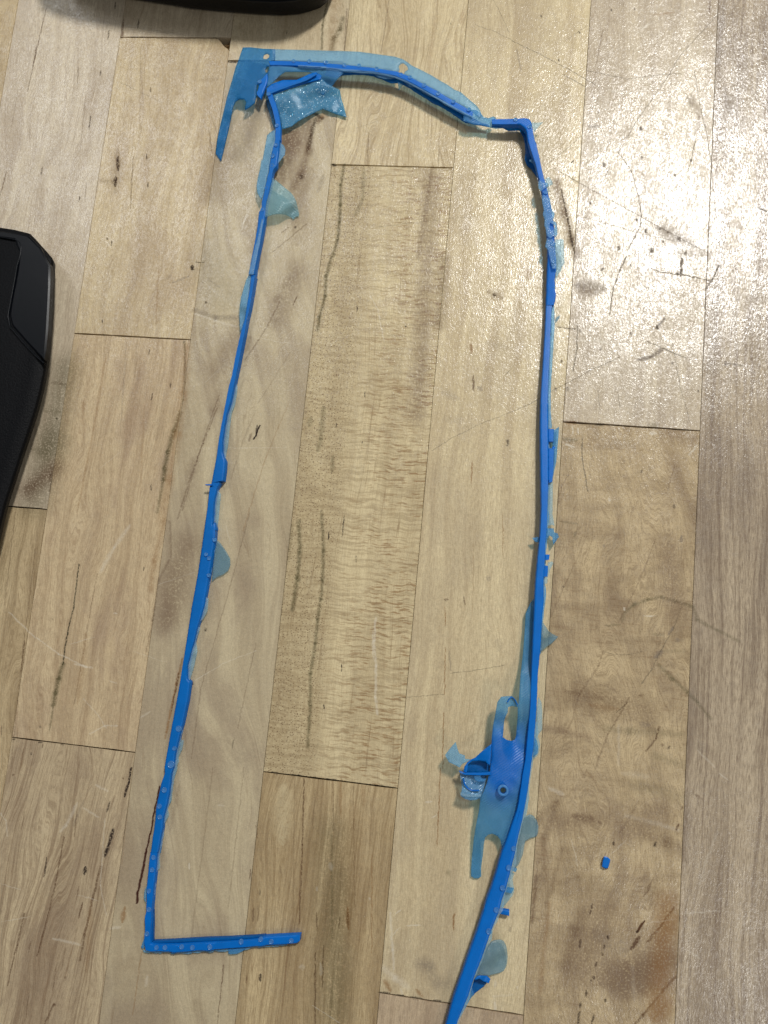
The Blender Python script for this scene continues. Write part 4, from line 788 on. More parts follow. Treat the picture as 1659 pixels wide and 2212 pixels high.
# top flange --------------------------------------------------------------------
flange_out = P('T1', [(760, 110), (1100, 118), (1500, 130)], 'T2', [(240, 132), (500, 142), (700, 170), (850, 190), (960, 205), (1060, 235), (1110, 262), (1190, 322), (1300, 375), (1450, 452), (1560, 520), (1659, 575)], 'T3', [(360, 635), (440, 665), (560, 770), (645, 840), (690, 900), (715, 960)])
flange_in = P('T3', [(690, 1000), (560, 900), (380, 790), (200, 690)], 'T2', [(1659, 740), (1500, 640), (1300, 540), (1150, 460), (1000, 400), (700, 352), (330, 312), (0, 285)], 'T1', [(1100, 268), (800, 262)])
sheet('flange', flange_out + flange_in, [(590, 120, 5.0), (800, 140, 5.2), (1000, 215, 5.4), (1035, 240, 4.5)], M_pale, .3,
      holes=[P('T2', [(1030, 312), (1048, 294), (1080, 288), (1128, 325), (1145, 372), (1104, 398), (1085, 432), (1040, 430), (1014, 408), (1030, 372), (1018, 340)])], step=6, label='pale blue film flange along the curved top')
top_in = P('T1', [(720, 262), (800, 258)], 'T1', [(1100, 264), (1500, 286)], 'T2', [(0, 282), (330, 310), (700, 350), (1000, 397), (1150, 455), (1300, 535), (1500, 635), (1659, 735)], 'T3', [(200, 690), (380, 790), (560, 895), (600, 925)])
top_lo = P('T1', [(735, 318), (820, 318)], 'T1', [(1100, 326), (1500, 348)], 'T2', [(0, 345), (330, 378), (700, 400), (960, 450), (1130, 520), (1300, 610), (1500, 722), (1659, 812)], 'T3', [(200, 780), (380, 880), (540, 965), (590, 985)])
rail('rail', top_in, top_lo, [5.2, 5.4, 5.6, 5.8, 5.2], [4.4, 4.6, 4.8, 5.0, 4.2], M_railT, .25)
sheet('side_wall', P('T1', [(1500, 345)], 'T2', [(0, 342), (330, 375), (700, 398), (960, 448), (1130, 518), (1300, 608), (1500, 720), (1659, 812)], 'T3', [(200, 778), (380, 878), (560, 965), (700, 1060), (800, 1085), (810, 1110), (640, 1085), (500, 1060), (400, 990), (300, 920), (180, 850), (60, 795)],
      'T2', [(1500, 800), (1440, 792), (1380, 745), (1280, 690), (1160, 610), (1060, 560), (1000, 545), (915, 545), (800, 495), (740, 478), (690, 455), (560, 436), (420, 436), (280, 445), (200, 480), (60, 440)]),
      [(760, 150, 3.6), (900, 170, 3.6), (1000, 230, 3.4), (1060, 270, 2.4)], M_wall, .4, step=5, ripple=.1, rag=.5)
sheet('film_scrap', P('T2', [(700, 395), (960, 445), (1130, 520), (1140, 580), (1060, 500), (990, 468), (920, 495), (830, 492), (745, 470), (700, 430)]), 4.6, M_pale, .2, step=5, rag=.6)
sheet('film_scrap', P('T2', [(1140, 520), (1300, 600), (1500, 715), (1659, 808)], 'T3', [(240, 790), (300, 820), (240, 845), (210, 790), (130, 750), (60, 710)], 'T2', [(1500, 745), (1420, 720), (1330, 670), (1240, 600), (1150, 590)]), 4.7, M_pale, .2, step=5, rag=.6)
sheet('film_scrap', P('T2', [(1008, 535), (1080, 570), (1020, 645)]), [(860, 178, 4.2), (862, 195, 1.4)], M_pale, .2, step=3)
lo2 = [(x + 1.0, y + 4.0) for x, y in top_lo]
rail('film_edge', top_lo[2:], lo2[2:], [5.0, 5.2, 5.4, 5.6, 5.0], [4.6, 4.8, 5.0, 5.2, 4.6], M_pale, .5, crown=.05)
# bend into the right leg ---------------------------------------------------------
sheet('twisted_web', P('T3', [(560, 900), (640, 900), (700, 940), (740, 990), (800, 1005), (860, 982), (900, 1000), (860, 1060), (900, 1110), (980, 1125), (900, 1135), (800, 1115), (700, 1090), (600, 1080), (470, 1030), (480, 960)]),
      [(1015, 245, 4.8), (1050, 262, 3.8), (1075, 262, 4.0)], M_mid, .4, step=4, ripple=.3)
rail('rail', P('T3', [(845, 1012), (1000, 1010), (1180, 1005), (1260, 998), (1320, 1003), (1352, 1040), (1372, 1120), (1385, 1200), (1412, 1330), (1450, 1480), (1475, 1570), (1490, 1659)]),
     P('T3', [(845, 1085), (1000, 1088), (1130, 1086), (1205, 1080), (1260, 1120), (1285, 1150), (1296, 1180), (1308, 1290), (1340, 1400), (1380, 1520), (1410, 1600), (1424, 1659)]), [5.2, 5.6, 5.7, 5.4], [3.4, 3.2, 3.0], M_railT, .3)
sheet('side_wall', P('T3', [(980, 1125), (1080, 1096), (1215, 1090), (1290, 1150), (1300, 1290), (1340, 1420), (1390, 1560), (1400, 1659), (1330, 1640), (1290, 1560), (1290, 1400), (1250, 1240), (1200, 1160), (1060, 1166)]), [(1120, 275, 2.2), (1140, 330, 1.6), (1148, 360, 1.0)], M_wall, .3, step=4)
sheet('film_scrap', P('T3', [(1355, 1060), (1430, 1062), (1510, 1056), (1460, 1105), (1420, 1150), (1390, 1190), (1375, 1120)]), 4.0, M_clear, .2, step=4)
sheet('film_scrap', P('T3', [(1330, 1545), (1400, 1520), (1420, 1590), (1370, 1575)]), 3.6, M_pale, .2, step=3)
R1_r = P('T5', [(590, 0), (630, 180), (660, 320), (690, 450), (722, 560), (742, 640), (762, 740), (785, 850), (800, 950), (815, 1050), (826, 1150), (832, 1280), (838, 1420), (848, 1500), (850, 1659)], 'U1', [(832, 110), (835, 260), (850, 300), (838, 380), (820, 450)])
R1_l = P('T5', [(510, 0), (545, 150), (578, 270), (605, 400), (640, 520), (662, 620), (682, 740), (700, 850), (712, 950), (722, 1050), (730, 1150), (738, 1300), (742, 1400), (740, 1500), (735, 1659)], 'U1', [(728, 110), (724, 260), (722, 320), (720, 380), (718, 450)])
rail('rail', R1_l, R1_r, [5.4, 5.4, 5.2, 4.4, 3.2], [3.2, 3.0, 2.6, 1.0, .3], M_railT, .5)
sheet('side_wall', P('T5', [(490, 0), (530, 150), (570, 270), (610, 420), (640, 520), (600, 450), (520, 340), (470, 300), (440, 220), (450, 120), (440, 0)]), [(1140, 320, 2.2), (1150, 370, 1.0)], M_wall, .3, step=4, ripple=.2)
sheet('film_skin', P('T5', [(618, 515), (640, 488), (660, 505), (740, 530), (742, 570), (690, 610), (650, 640), (620, 590)]), 5.8, M_skin, .15, step=3)
sheet('film_skin', P('T5', [(660, 700), (690, 680), (770, 730), (778, 800), (795, 880), (830, 920), (820, 980), (800, 1010), (850, 1040), (862, 1110), (868, 1190), (835, 1240), (830, 1200), (770, 1250), (730, 1210), (712, 1110), (695, 1080), (700, 1010), (675, 930), (690, 880), (672, 800)]), 5.8, M_skin, .15, step=4, rag=.5,
      holes=[P('T5', [(765, 1040), (800, 1060), (835, 1080), (820, 1130), (790, 1140), (765, 1110)])])
sheet('film_skin', P('T5', [(730, 1240), (800, 1250), (840, 1300), (840, 1400), (850, 1500), (852, 1640), (800, 1640), (775, 1540), (745, 1400), (705, 1350)]), 5.3, M_skin, .15, step=4, rag=.5)
sheet('film_scrap', P('T5', [(836, 1256), (880, 1262), (908, 1248), (945, 1262), (950, 1400), (952, 1500), (960, 1560), (940, 1600), (912, 1622), (905, 1659)], 'U1', [(900, 20), (870, 60), (850, 90)], 'T5', [(850, 1500), (840, 1400)]), 2.2, M_clear, .2, step=5, ripple=.3, label='clear ribbed film scrap beside the right leg')
sheet('film_scrap', P('T5', [(700, 480), (755, 448), (798, 505), (806, 545), (760, 565), (735, 590), (720, 530)]), 2.6, M_clear, .2, step=4)
sheet('film_scrap', P('T5', [(500, 240), (560, 210), (600, 270), (560, 280)]), 3.8, M_pale, .2, step=3)
R2_l = P('U1', [(718, 445), (712, 600), (700, 850), (688, 1050), (672, 1300), (655, 1550)], 'U2', [(650, 0), (642, 300), (645, 700), (650, 1000), (655, 1400), (645, 1659)], 'U3', [(640, 100), (632, 200), (604, 450), (585, 700), (570, 950), (560, 1200), (548, 1450), (538, 1659)])
R2_r = P('U1', [(800, 445), (785, 600), (775, 850), (768, 1050), (755, 1300), (745, 1550)], 'U2', [(742, 0), (748, 300), (752, 700), (752, 1000), (738, 1400), (732, 1659)], 'U3', [(722, 100), (715, 200), (705, 450), (688, 700), (690, 950), (668, 1200), (655, 1450), (640, 1659)])
rail('rail', R2_l, R2_r, [3.0, 3.4, 4.2, 5.0, 5.8, 6.2], [.2, .2, .6, 1.6, 2.4, 3.0], M_rail, .25, label=None)
sheet('film_edge', P('U1', [(778, 480), (820, 400), (830, 560), (828, 760), (815, 960), (800, 1200), (785, 1440), (778, 1659)], 'U2', [(782, 200), (795, 380), (755, 395), (745, 200), (742, 0)], 'U1', [(752, 1400), (770, 1100), (780, 850)]), [(1190, 700, 2.4), (1188, 900, 2.8)], M_pale, .3, step=5, rag=.4)
rail('torn_tab', P('U2', [(748, 395), (750, 560)]), P('U2', [(820, 400), (818, 560)]), 3.6, 2.0, M_rail, .4, n=8)
rail('torn_tab', P('U2', [(750, 650), (750, 900), (752, 1095)]), P('U2', [(820, 650), (818, 900), (800, 1080)]), 3.8, 2.2, M_rail, .5)
sheet('film_scrap', P('U2', [(790, 395), (830, 408), (886, 368), (880, 480), (866, 640), (852, 820), (820, 960), (800, 1080), (812, 800)]), 1.8, M_mid, .2, step=5)
sheet('film_edge', P('U2', [(750, 1112), (808, 1080), (806, 1300), (800, 1500), (830, 1655), (790, 1640), (740, 1655), (735, 1400)]), 2.2, M_clear, .2, step=5, rag=.4)
sheet('cross_tab', P('U3', [(536, 150), (600, 140), (700, 160), (722, 30), (818, 30), (825, 80), (870, 95), (886, 140), (850, 190), (812, 240), (800, 140), (760, 118), (740, 150), (715, 215), (680, 200), (640, 215), (580, 205)]), 3.4, M_mid, .3, step=4, rag=.6)
rail('torn_tab', P('U3', [(705, 365), (702, 440)]), P('U3', [(766, 368), (760, 432)]), 4.4, 3.0, M_rail, .4, n=6)
rail('torn_tab', P('U3', [(696, 508), (688, 655)]), P('U3', [(745, 512), (738, 650)]), 4.4, 3.0, M_rail, .4, n=7)
sheet('film_scrap', P('U3', [(740, 470), (800, 455), (812, 480), (770, 560), (740, 660), (735, 740), (690, 755), (680, 700), (700, 655), (735, 600), (742, 520)]), 4.0, M_clear, .2, step=4, rag=.6)
sheet('film_edge', P('U3', [(712, 770), (720, 900), (700, 1050), (670, 1200), (658, 1100), (690, 950)]), 4.4, M_pale, .2, step=4)
sheet('film_flap', P('U3', [(664, 1220), (700, 1280), (752, 1360), (800, 1395), (876, 1432), (830, 1480), (790, 1520), (730, 1560), (690, 1590), (640, 1640), (645, 1500)]), [(1170, 1360, 4.4), (1205, 1378, 1.0)], M_grey, .25, step=5)
# lower right leg -----------------------------------------------------------------
R3_l = P('U3', [(539, 1640)], 'U4', [(1219, 0), (1200, 400), (1185, 600), (1160, 850), (1140, 1080), (1100, 1300), (1080, 1450), (1050, 1659)], 'U5', [(1030, 370), (985, 500), (910, 720), (830, 930), (770, 1150), (690, 1400), (640, 1520)], 'U6', [(600, 200), (500, 500), (400, 780), (300, 1070), (200, 1350), (130, 1600), (50, 1900), (-40, 2300)])
R3_r = P('U3', [(641, 1640)], 'U4', [(1304, 0), (1290, 400), (1275, 600), (1255, 850), (1230, 1080), (1200, 1300), (1180, 1450), (1145, 1659)], 'U5', [(1125, 370), (1100, 500), (1045, 720), (1005, 930), (950, 1150), (885, 1400), (840, 1520)], 'U6', [(800, 200), (690, 480), (580, 800), (480, 1050), (400, 1300), (290, 1560), (170, 1900), (60, 2300)])
rail('rail', R3_l, R3_r, [6.2, 6.2, 6.0, 5.4, 5.0, 4.4], [3.0, 2.4, 1.6, 1.0, .6], M_rail, .3)
rail('rib', [(a[0] * .62 + b[0] * .38, a[1] * .62 + b[1] * .38) for a, b in zip(R3_l[9:18], R3_r[9:18])], [(a[0] * .55 + b[0] * .45, a[1] * .55 + b[1] * .45) for a, b in zip(R3_l[9:18], R3_r[9:18])], [6.1, 5.5, 5.1], [5.2, 4.6, 4.3], M_rail, .05, crown=.1)
sheet('film_edge', P('U4', [(1310, 280), (1345, 330), (1362, 480), (1360, 700), (1300, 780), (1330, 880), (1322, 980), (1300, 1040), (1240, 1085), (1232, 1000), (1262, 820), (1282, 600), (1292, 400)]), 3.4, M_clear, .2, step=5, rag=.4)
sheet('film_edge', P('U4', [(1262, 800), (1290, 840), (1308, 930), (1300, 1010), (1240, 1060), (1240, 960)]), 4.6, M_mid, .25, step=4)
sheet('film_edge', P('U5', [(1180, 60), (1195, 200), (1160, 360), (1130, 450), (1100, 520), (1060, 700), (1030, 880), (1000, 1000), (985, 980), (1030, 760), (1090, 500), (1130, 300), (1165, 100)]), 3.6, M_clear, .2, step=5, rag=.4)
sheet('film_flap', P('U5', [(1100, 480), (1140, 440), (1200, 415), (1252, 440), (1292, 500), (1312, 570), (1305, 660), (1288, 702), (1200, 728), (1140, 765), (1125, 840), (1110, 930), (1060, 1060), (1010, 1120), (985, 1060), (1020, 900), (1055, 740), (1090, 600)]),
      [(1120, 1800, 3.0), (1160, 1790, 1.0)], M_grey, .25, step=5, label='small rounded smoky film flap beside the lower right leg')
sheet('film_edge', P('U5', [(945, 1170), (1000, 1180), (975, 1260), (985, 1330), (1000, 1400), (985, 1450), (930, 1530), (840, 1640), (830, 1600), (880, 1420), (920, 1280)]), 2.6, M_clear, .2, step=5, rag=.5)
for a, b in ((P('U5', [(940, 1095), (1035, 1130)]), P('U5', [(930, 1135), (1015, 1170)])), (P('U5', [(860, 1365), (990, 1385)]), P('U5', [(850, 1420), (960, 1450)]))):
    rail('pin', a, b, 4.2, 3.0, M_mid, .2, n=8, crown=.2)
rail('pin', P('U6', [(800, 165), (935, 190)]), P('U6', [(790, 235), (930, 265)]), 2.8, 1.4, M_rail, .1, n=8, crown=.3)
sheet('film_flap', P('U6', [(700, 590), (750, 572), (810, 565), (860, 585), (890, 640), (905, 700), (912, 790), (905, 870), (890, 925), (855, 975), (790, 1002), (700, 1022), (660, 1040), (600, 1034), (540, 1030), (500, 1060), (480, 1080), (520, 960), (580, 800), (640, 680)]),
      [(1050, 2060, 4.2), (1080, 2040, 2.4), (1092, 2075, 1.2)], M_grey, .25, step=6, label='large oval smoky film flap near the strip\'s lower end')
sheet('film_curl', P('U6', [(478, 1085), (520, 1040), (580, 1035), (640, 1038), (688, 1080), (665, 1132), (600, 1110), (545, 1072), (500, 1085)]), [(1030, 2110, 5.0), (1055, 2115, 3.6)], M_rail, .4, step=4)
sheet('film_curl', P('U6', [(480, 1085), (545, 1075), (640, 1130), (600, 1175), (500, 1250), (460, 1290), (440, 1230), (430, 1200)]), 1.4, M_wall, .3, step=4)
sheet('film_edge', P('U6', [(445, 1170), (480, 1280), (430, 1330), (370, 1440), (300, 1560), (240, 1659), (200, 1659), (290, 1480), (380, 1300)]), 3.8, M_mid, .3, step=5, rag=.4)
# inner flange with the latch plate ---------------------------------------------------
outline = P('U3', [(562, 935), (520, 985), (485, 1060), (455, 1130), (450, 1200), (438, 1400), (420, 1640)], 'U4', [(1078, 0), (1062, 250), (1052, 380), (1020, 318), (965, 266), (900, 268), (830, 275), (778, 345), (752, 500), (722, 650), (706, 800), (702, 890), (700, 1000), (690, 1150), (680, 1250), (640, 1400), (600, 1500), (552, 1600)],
            'U5', [(556, 240), (538, 380), (500, 560), (470, 750), (450, 950), (438, 1120), (436, 1222), (480, 1248), (535, 1246), (570, 1220), (568, 1100), (590, 950), (604, 800), (618, 720), (660, 680), (715, 668), (780, 700), (818, 750), (832, 830), (828, 930), (900, 760), (960, 560), (1010, 380), (1060, 200), (1090, 0)],
            'U4', [(1110, 1250), (1145, 1000), (1170, 700), (1200, 350), (1222, 0)], 'U3', [(542, 1640), (560, 1200), (568, 1000)])
slot = P('U4', [(848, 800), (858, 700), (866, 600), (880, 540), (912, 480), (918, 410), (975, 392), (1042, 412), (1042, 520), (1032, 650), (1022, 780), (1005, 830), (965, 850), (905, 838)])
ring = [(944.7 + (852 + 34 * math.cos(a)) / 6, 1459.3 + (1488 + 34 * math.sin(a)) / 6) for a in [i * math.pi / 7 for i in range(14)]]
sheet('latch_plate', outline, [(1130, 1400, 3.0), (1125, 1600, 4.0), (1085, 1520, 8.5), (1070, 1600, 7.0), (1060, 1700, 6.0), (1030, 1900, 1.2), (1100, 1750, 4.0), (1120, 1350, 2.5)], M_latch, .45, holes=[slot, ring], step=6, ripple=.2, label='flat latch plate with a long slot and a forked end')
sheet('side_fin', P('U4', [(702, 888), (650, 925), (560, 1000), (490, 1065), (430, 1092), (385, 1130), (352, 1180), (338, 1245), (380, 1268), (400, 1150), (450, 1110), (530, 1102), (620, 1115), (650, 1150), (684, 1168), (694, 1050)]), [(1060, 1610, 7.2), (1005, 1650, 6.2)], M_rail, .35, step=4)
sheet('cup', P('U4', [(360, 1245), (395, 1150), (450, 1108), (530, 1100), (620, 1112), (650, 1148), (684, 1170), (670, 1250), (600, 1260), (420, 1262)]), 4.0, M_wall, .3, step=4)
rail('cup_rim', P('U4', [(280, 1238), (350, 1262), (420, 1264), (560, 1262), (690, 1250)]), P('U4', [(300, 1262), (360, 1290), (430, 1290), (560, 1296), (690, 1290)]), 6.4, 5.0, M_rail, .4)
sheet('film_scrap', P('U4', [(238, 860), (262, 950), (285, 1010), (355, 1035), (360, 1080), (430, 1085), (400, 1110), (320, 1150), (290, 1195), (230, 1160), (150, 1125), (100, 1030), (160, 950)]), [(985, 1605, 7.0), (1005, 1640, 6.5)], M_pale, .25, step=5, label='pointed film scrap sticking out left of the latch plate')
sheet('clear_pocket', P('U4', [(285, 1245), (360, 1275), (480, 1285), (600, 1290), (640, 1300), (620, 1400), (590, 1500), (560, 1590), (500, 1610), (430, 1620), (360, 1600), (300, 1560), (320, 1460), (310, 1370)]),
      [(1000, 1680, 5.0), (1030, 1680, 4.0), (1005, 1718, 6.0)], M_skin, .3, step=5, ripple=.8, label='clear crumpled pocket below the side fin')
rail('pocket_rib', P('U4', [(330, 1330), (345, 1420), (400, 1482), (450, 1502), (540, 1500)]), P('U4', [(342, 1326), (362, 1410), (412, 1465), (455, 1486), (545, 1484)]), 6.4, 5.6, M_rail, .2, crown=.1)
rail('pocket_rib', P('U4', [(470, 1300), (480, 1350), (520, 1378), (600, 1376)]), P('U4', [(560, 1296), (570, 1330), (590, 1345), (640, 1340)]), 6.2, 5.2, M_mid, .4, crown=.1)
rail('pocket_rib', P('U4', [(296, 1555), (370, 1575), (470, 1580), (560, 1575)]), P('U4', [(300, 1520), (370, 1540), (470, 1545), (570, 1540)]), 7.0, 6.0, M_clear, .5, crown=.35)
rail('loop_rim', P('U4', [(900, 345), (935, 290), (968, 268), (1015, 315), (1046, 385)]), P('U4', [(915, 350), (945, 302), (970, 282), (1006, 322), (1035, 388)]), 9.2, 8.2, M_rail, .1, crown=.1)
# film on the left leg -------------------------------------------------------------
sheet('film_flap', P('T1', [(800, 1150), (740, 1185), (696, 1225), (680, 1320), (655, 1450), (635, 1560)], 'T4', [(625, 150), (605, 280), (575, 400), (560, 500), (570, 590), (620, 680), (650, 600), (690, 420), (725, 290), (745, 100)], 'T1', [(745, 1500), (775, 1380), (800, 1290)]),
      [(600, 300, 4.4), (585, 400, 3.6), (555, 400, 3.0), (575, 300, 3.6)], M_pale, .25, step=5, ripple=.3, label='long pale film flap along the upper left leg')
sheet('film_flap', P('T1', [(872, 1180), (880, 1330), (915, 1360), (936, 1410), (925, 1480), (885, 1530), (840, 1590), (800, 1635), (830, 1500), (850, 1380)]), 3.4, M_pale, .2, step=4, ripple=.3)
sheet('film_flap', P('T4', [(755, 385), (820, 432), (900, 500), (960, 550), (1010, 590), (1045, 640), (1070, 690), (1090, 770), (1110, 850), (1108, 888), (1060, 905), (1040, 932), (1005, 905), (930, 870), (860, 862), (780, 868), (700, 895), (650, 905), (668, 800), (690, 700), (720, 590), (740, 480)]),
      [(585, 400, 4.0), (600, 440, 4.6), (640, 470, .6), (620, 420, 3.0)], film('ribbed_pale_film', (.76, .89, .93), srgb(160, 200, 212), .28, .2, (math.radians(118), .8, .00004)), .22, step=4, ripple=.25, label='pale ribbed film flap curling right of the left leg')
sheet('film_scrap', P('T6', [(735, 0), (700, 60), (665, 180), (635, 280), (618, 400), (615, 520), (618, 640), (625, 735), (655, 660), (690, 540), (712, 380), (740, 180), (766, 0)]), [(530, 640, 3.2), (518, 700, 1.4)], M_pale, .25, step=4, ripple=.2)
sheet('film_edge', P('T4', [(625, 930), (650, 930), (640, 1020), (600, 1260), (560, 1450), (520, 1650), (455, 1650), (500, 1440), (560, 1220), (600, 1050)]), 4.3, M_pale, .15, step=4, rag=.3)
sheet('film_edge', P('T6', [(575, 1400), (590, 1440), (582, 1540), (560, 1659)], 'T7', [(790, 130), (765, 320), (755, 440), (742, 560), (722, 640), (715, 715), (690, 718), (668, 660), (665, 580), (690, 360), (735, 120)], 'T6', [(515, 1600)]), 1.6, M_clear, .2, step=4, rag=.4, ripple=.4)
sheet('film_edge', P('T7', [(605, 1100), (650, 1180), (640, 1300), (625, 1450), (608, 1600), (600, 1625), (552, 1612), (556, 1400), (575, 1250)]), 1.6, M_clear, .2, step=4, rag=.4, ripple=.4)
rail('pin', P('T7', [(448, 1048), (535, 1045)]), P('T7', [(448, 1062), (535, 1066)]), 4.0, 3.4, M_rail, .1, n=6, crown=.1)
sheet('film_flap', P('c7', [(1403, 180), (1430, 205), (1462, 250), (1490, 300), (1492, 345), (1478, 380), (1445, 405), (1400, 425), (1372, 450), (1382, 330)]), 1.0, M_grey, .25, step=4)
sheet('film_edge', P('c7', [(1300, 555), (1330, 550), (1352, 560), (1345, 640), (1318, 690), (1295, 712), (1280, 690), (1285, 620)]), 1.8, M_clear, .2, step=3, ripple=.4)
sheet('film_edge', P('c7', [(1282, 740), (1298, 750), (1270, 830), (1280, 900), (1255, 1010), (1230, 1090), (1210, 1090), (1205, 1050), (1225, 900), (1255, 800)]), 1.8, M_clear, .2, step=3, ripple=.4, rag=.5)
sheet('film_edge', P('U7', [(690, 180), (725, 200), (700, 320), (660, 395), (630, 480), (640, 560), (600, 700), (575, 860), (570, 960), (520, 1060), (480, 1110), (500, 980), (540, 860), (560, 700), (600, 500), (650, 330)]), 1.2, M_clear, .2, step=4, rag=.7, ripple=.3)
sheet('film_edge', P('U7', [(460, 1190), (480, 1250), (455, 1400), (440, 1560), (420, 1659), (390, 1659), (420, 1440), (445, 1250)]), 1.0, M_mid, .2, step=4, rag=.5)
sheet('film_edge', P('U8', [(240, 420), (215, 480), (202, 580), (228, 640), (236, 540)]), 1.4, M_pale, .2, step=3)
sheet('film_edge', P('U8', [(205, 1110), (165, 1220), (200, 1240), (215, 1190)]), 1.4, M_mid, .2, step=3)
sheet('film_edge', P('U8', [(1300, 1235), (1480, 1225), (1540, 1222), (1500, 1260), (1420, 1300), (1330, 1312), (1300, 1300)]), 1.4, M_mid, .25, step=4)
sheet('film_edge', P('U8', [(540, 1275), (640, 1285), (600, 1308), (560, 1306)]), 1.4, M_mid, .25, step=3)
for k, (tl, x, y) in enumerate((('U8', 1200, 1250), ('U8', 780, 1284), ('U8', 1060, 1268), ('U8', 250, 1272))):
    sheet('film_edge', P(tl, [(x - 60, y - 12), (x + 60, y - 16), (x + 45, y + 14), (x, y + 22), (x - 40, y + 12)]), 1.2, M_pale, .2, step=3, rag=.4)

def ragged_edge(line, dx, dy, z, mat=M_clear, rag=1.3):
    a = resample(line, 60); rnd = random.Random(int(line[0][0]))
    wid = [max(0.25, .5 + 1.1 * mnoise.noise(Vector((i * .31, line[0][0], 0))) + rnd.uniform(-.2, .3)) for i in range(60)]
    b = [(p[0] + dx * w, p[1] + dy * w) for p, w in zip(a, wid)]
    inner = [(p[0] - dx * .25, p[1] - dy * .25) for p in a]
    rail('film_edge', inner, b, z, z - .25, mat, rag * .3, n=60, crown=.05)
ragged_edge(R3_r[3:], 7.0, 1.5, 4.6)
ragged_edge(P('U7', [(690, 60), (640, 330), (608, 500), (556, 720), (530, 900), (505, 1030), (476, 1160), (452, 1300), (425, 1500), (400, 1659)], 'U8', [(362, 120), (345, 400), (325, 560)]), 6.5, 1.0, 1.4)
ragged_edge(R2_r[2:], 4.5, 0.3, 2.6, M_pale)
ragged_edge(P('U8', [(300, 1278), (520, 1280), (760, 1284), (1100, 1258), (1500, 1228), (1659, 1210)], 'c11', [(60, 1155), (200, 1146)]), .6, 4.5, 1.2, M_pale)
ragged_edge(P('c7', [(1395, 140), (1352, 430), (1320, 610), (1250, 870), (1215, 1060)]), 5.0, .6, 1.4, M_pale)
ragged_edge([(x, y - 1.0) for x, y in top_lo[2:]], -.8, 3.6, 5.55, M_pale)

# ring studs: cut-off sprue stubs standing on the strip ------------------------------
def stud_mesh(mat):
    prof = [(.0, -.02), (.22, -.02), (.30, .06), (.38, .0), (.56, .01), (.62, .13), (.69, .15), (.76, .11), (.80, -.02), (.80, -.5)]
    vs, fs = [], []; K = 16
    for r, h in prof:
        for k in range(K):
            a = k * 2 * math.pi / K; vs.append((r * math.cos(a) / 1000, r * math.sin(a) / 1000, h / 1000))
    for i in range(len(prof) - 1):
        for k in range(K): fs.append((i * K + k, i * K + (k + 1) % K, (i + 1) * K + (k + 1) % K, (i + 1) * K + k))
    me = bpy.data.meshes.new('stud'); me.from_pydata(vs, [], fs); me.materials.append(mat)
    me.polygons.foreach_set('use_smooth', [True] * len(me.polygons)); return me
M_stud = solid_blue('glossy_stud', srgb(30, 128, 232), .14)
M_stud2 = film('clear_stud', (.42, .75, .95), srgb(100, 165, 220), .5, .14)
SM = stud_mesh(M_stud); SM2 = stud_mesh(M_stud2)
def stud(tile, x, y, z, me=None, s=1.0):
    me = me or SM2
    if me is SM2: z += .06
    p = P(tile, [(x, y)])[0]
    o = bpy.data.objects.new('stud', me); link(o, strip); child(o)
    o.location = at(p[0], p[1], z - .12); o.scale = (s, s * random.uniform(.9, 1.15), 1); o.rotation_euler = (random.uniform(-.12, .12), random.uniform(-.12, .12), random.uniform(0, 3))
for x, y, z in ((1245, 270, 5.5), (1450, 285, 5.5), (1040, 265, 5.4)): stud('T1', x, y, z)
for x, y, z in ((80, 285, 5.6), (315, 320, 5.6), (505, 325, 5.6), (735, 368, 5.7), (1165, 475, 5.8), (1050, 440, 5.7), (1350, 580, 5.9), (1530, 690, 5.9)): stud('T2', x, y, z)
for x, y, z in ((345, 792, 5.8), (545, 893, 5.6), (1150, 1026, 4.9), (1335, 1115, 5.0), (1385, 1325, 4.6), (1440, 1540, 4.3), (150, 685, 5.8)): stud('T3', x, y, z + (.8 if x > 1000 or y > 1400 else 0))
for x, y, z in ((714, 650, 4.3), (765, 880, 4.3), (804, 1320, 4.0), (815, 1550, 3.9)): stud('T5', x, y, z + 1.4)
for x, y, z in ((600, 530, 5.0), (715, 690, 5.3), (820, 1100, 4.9), (810, 1350, 4.9)): stud('T1', x, y, z)
for x, y, z in ((770, 110, 4.8), (765, 235, 4.6), (685, 525, 4.4), (640, 800, 4.2)): stud('T4', x, y, z)
stud('U1', 812, 205, 3.6); stud('U2', 815, 640, 3.9, SM, .6)
for x, y in ((1390, 180), (1355, 300), (1352, 410), (1335, 275)): stud('c7', x, y, 3.4, SM2, .9)
for x, y, s in ((655, 45, 1.3), (555, 510, 1.4), (470, 840, 1.1), (405, 1050, 1.0), (410, 1190, 1.0), (600, 300, .9)): stud('U7', x, y, 3.0, SM2, s)
for x, y in ((330, 55), (312, 215), (270, 490), (270, 730), (243, 1045), (368, 1222), (478, 1222), (695, 1215), (833, 1222), (1060, 1215), (1465, 1150)): stud('U8', x, y, 2.8, SM2, .95)
for x, y in ((98, 1126), (228, 1120), (30, 1112)): stud('c11', x, y, 2.7, SM2, 1.0)
for x, y in ((925, 1110), (845, 1372), (990, 860)): stud('U5', x, y, 6.0, SM2, 1.0)
for x, y in ((765, 182), (668, 462)): stud('U6', x, y, 5.6, SM2, 1.1)
o = bpy.data.objects.new('ring_boss', None)
bpy.data.objects.remove(o)
K = 24; vs, fs = [], []
rc = at(944.7 + 852 / 6, 1459.3 + 1488 / 6, 7.2)
for i, (r, h) in enumerate(((.95, -.9), (.95, .45), (1.15, .6), (1.5, .6), (1.75, .4), (1.75, -.9))):
    for k in range(K):
        a = k * 2 * math.pi / K; vs.append(rc + Vector((r * math.cos(a), r * math.sin(a), h)) / 1000)
for i in range(6):
    j = (i + 1) % 6
    for k in range(K): fs.append((i * K + k, i * K + (k + 1) % K, j * K + (k + 1) % K, j * K + k))
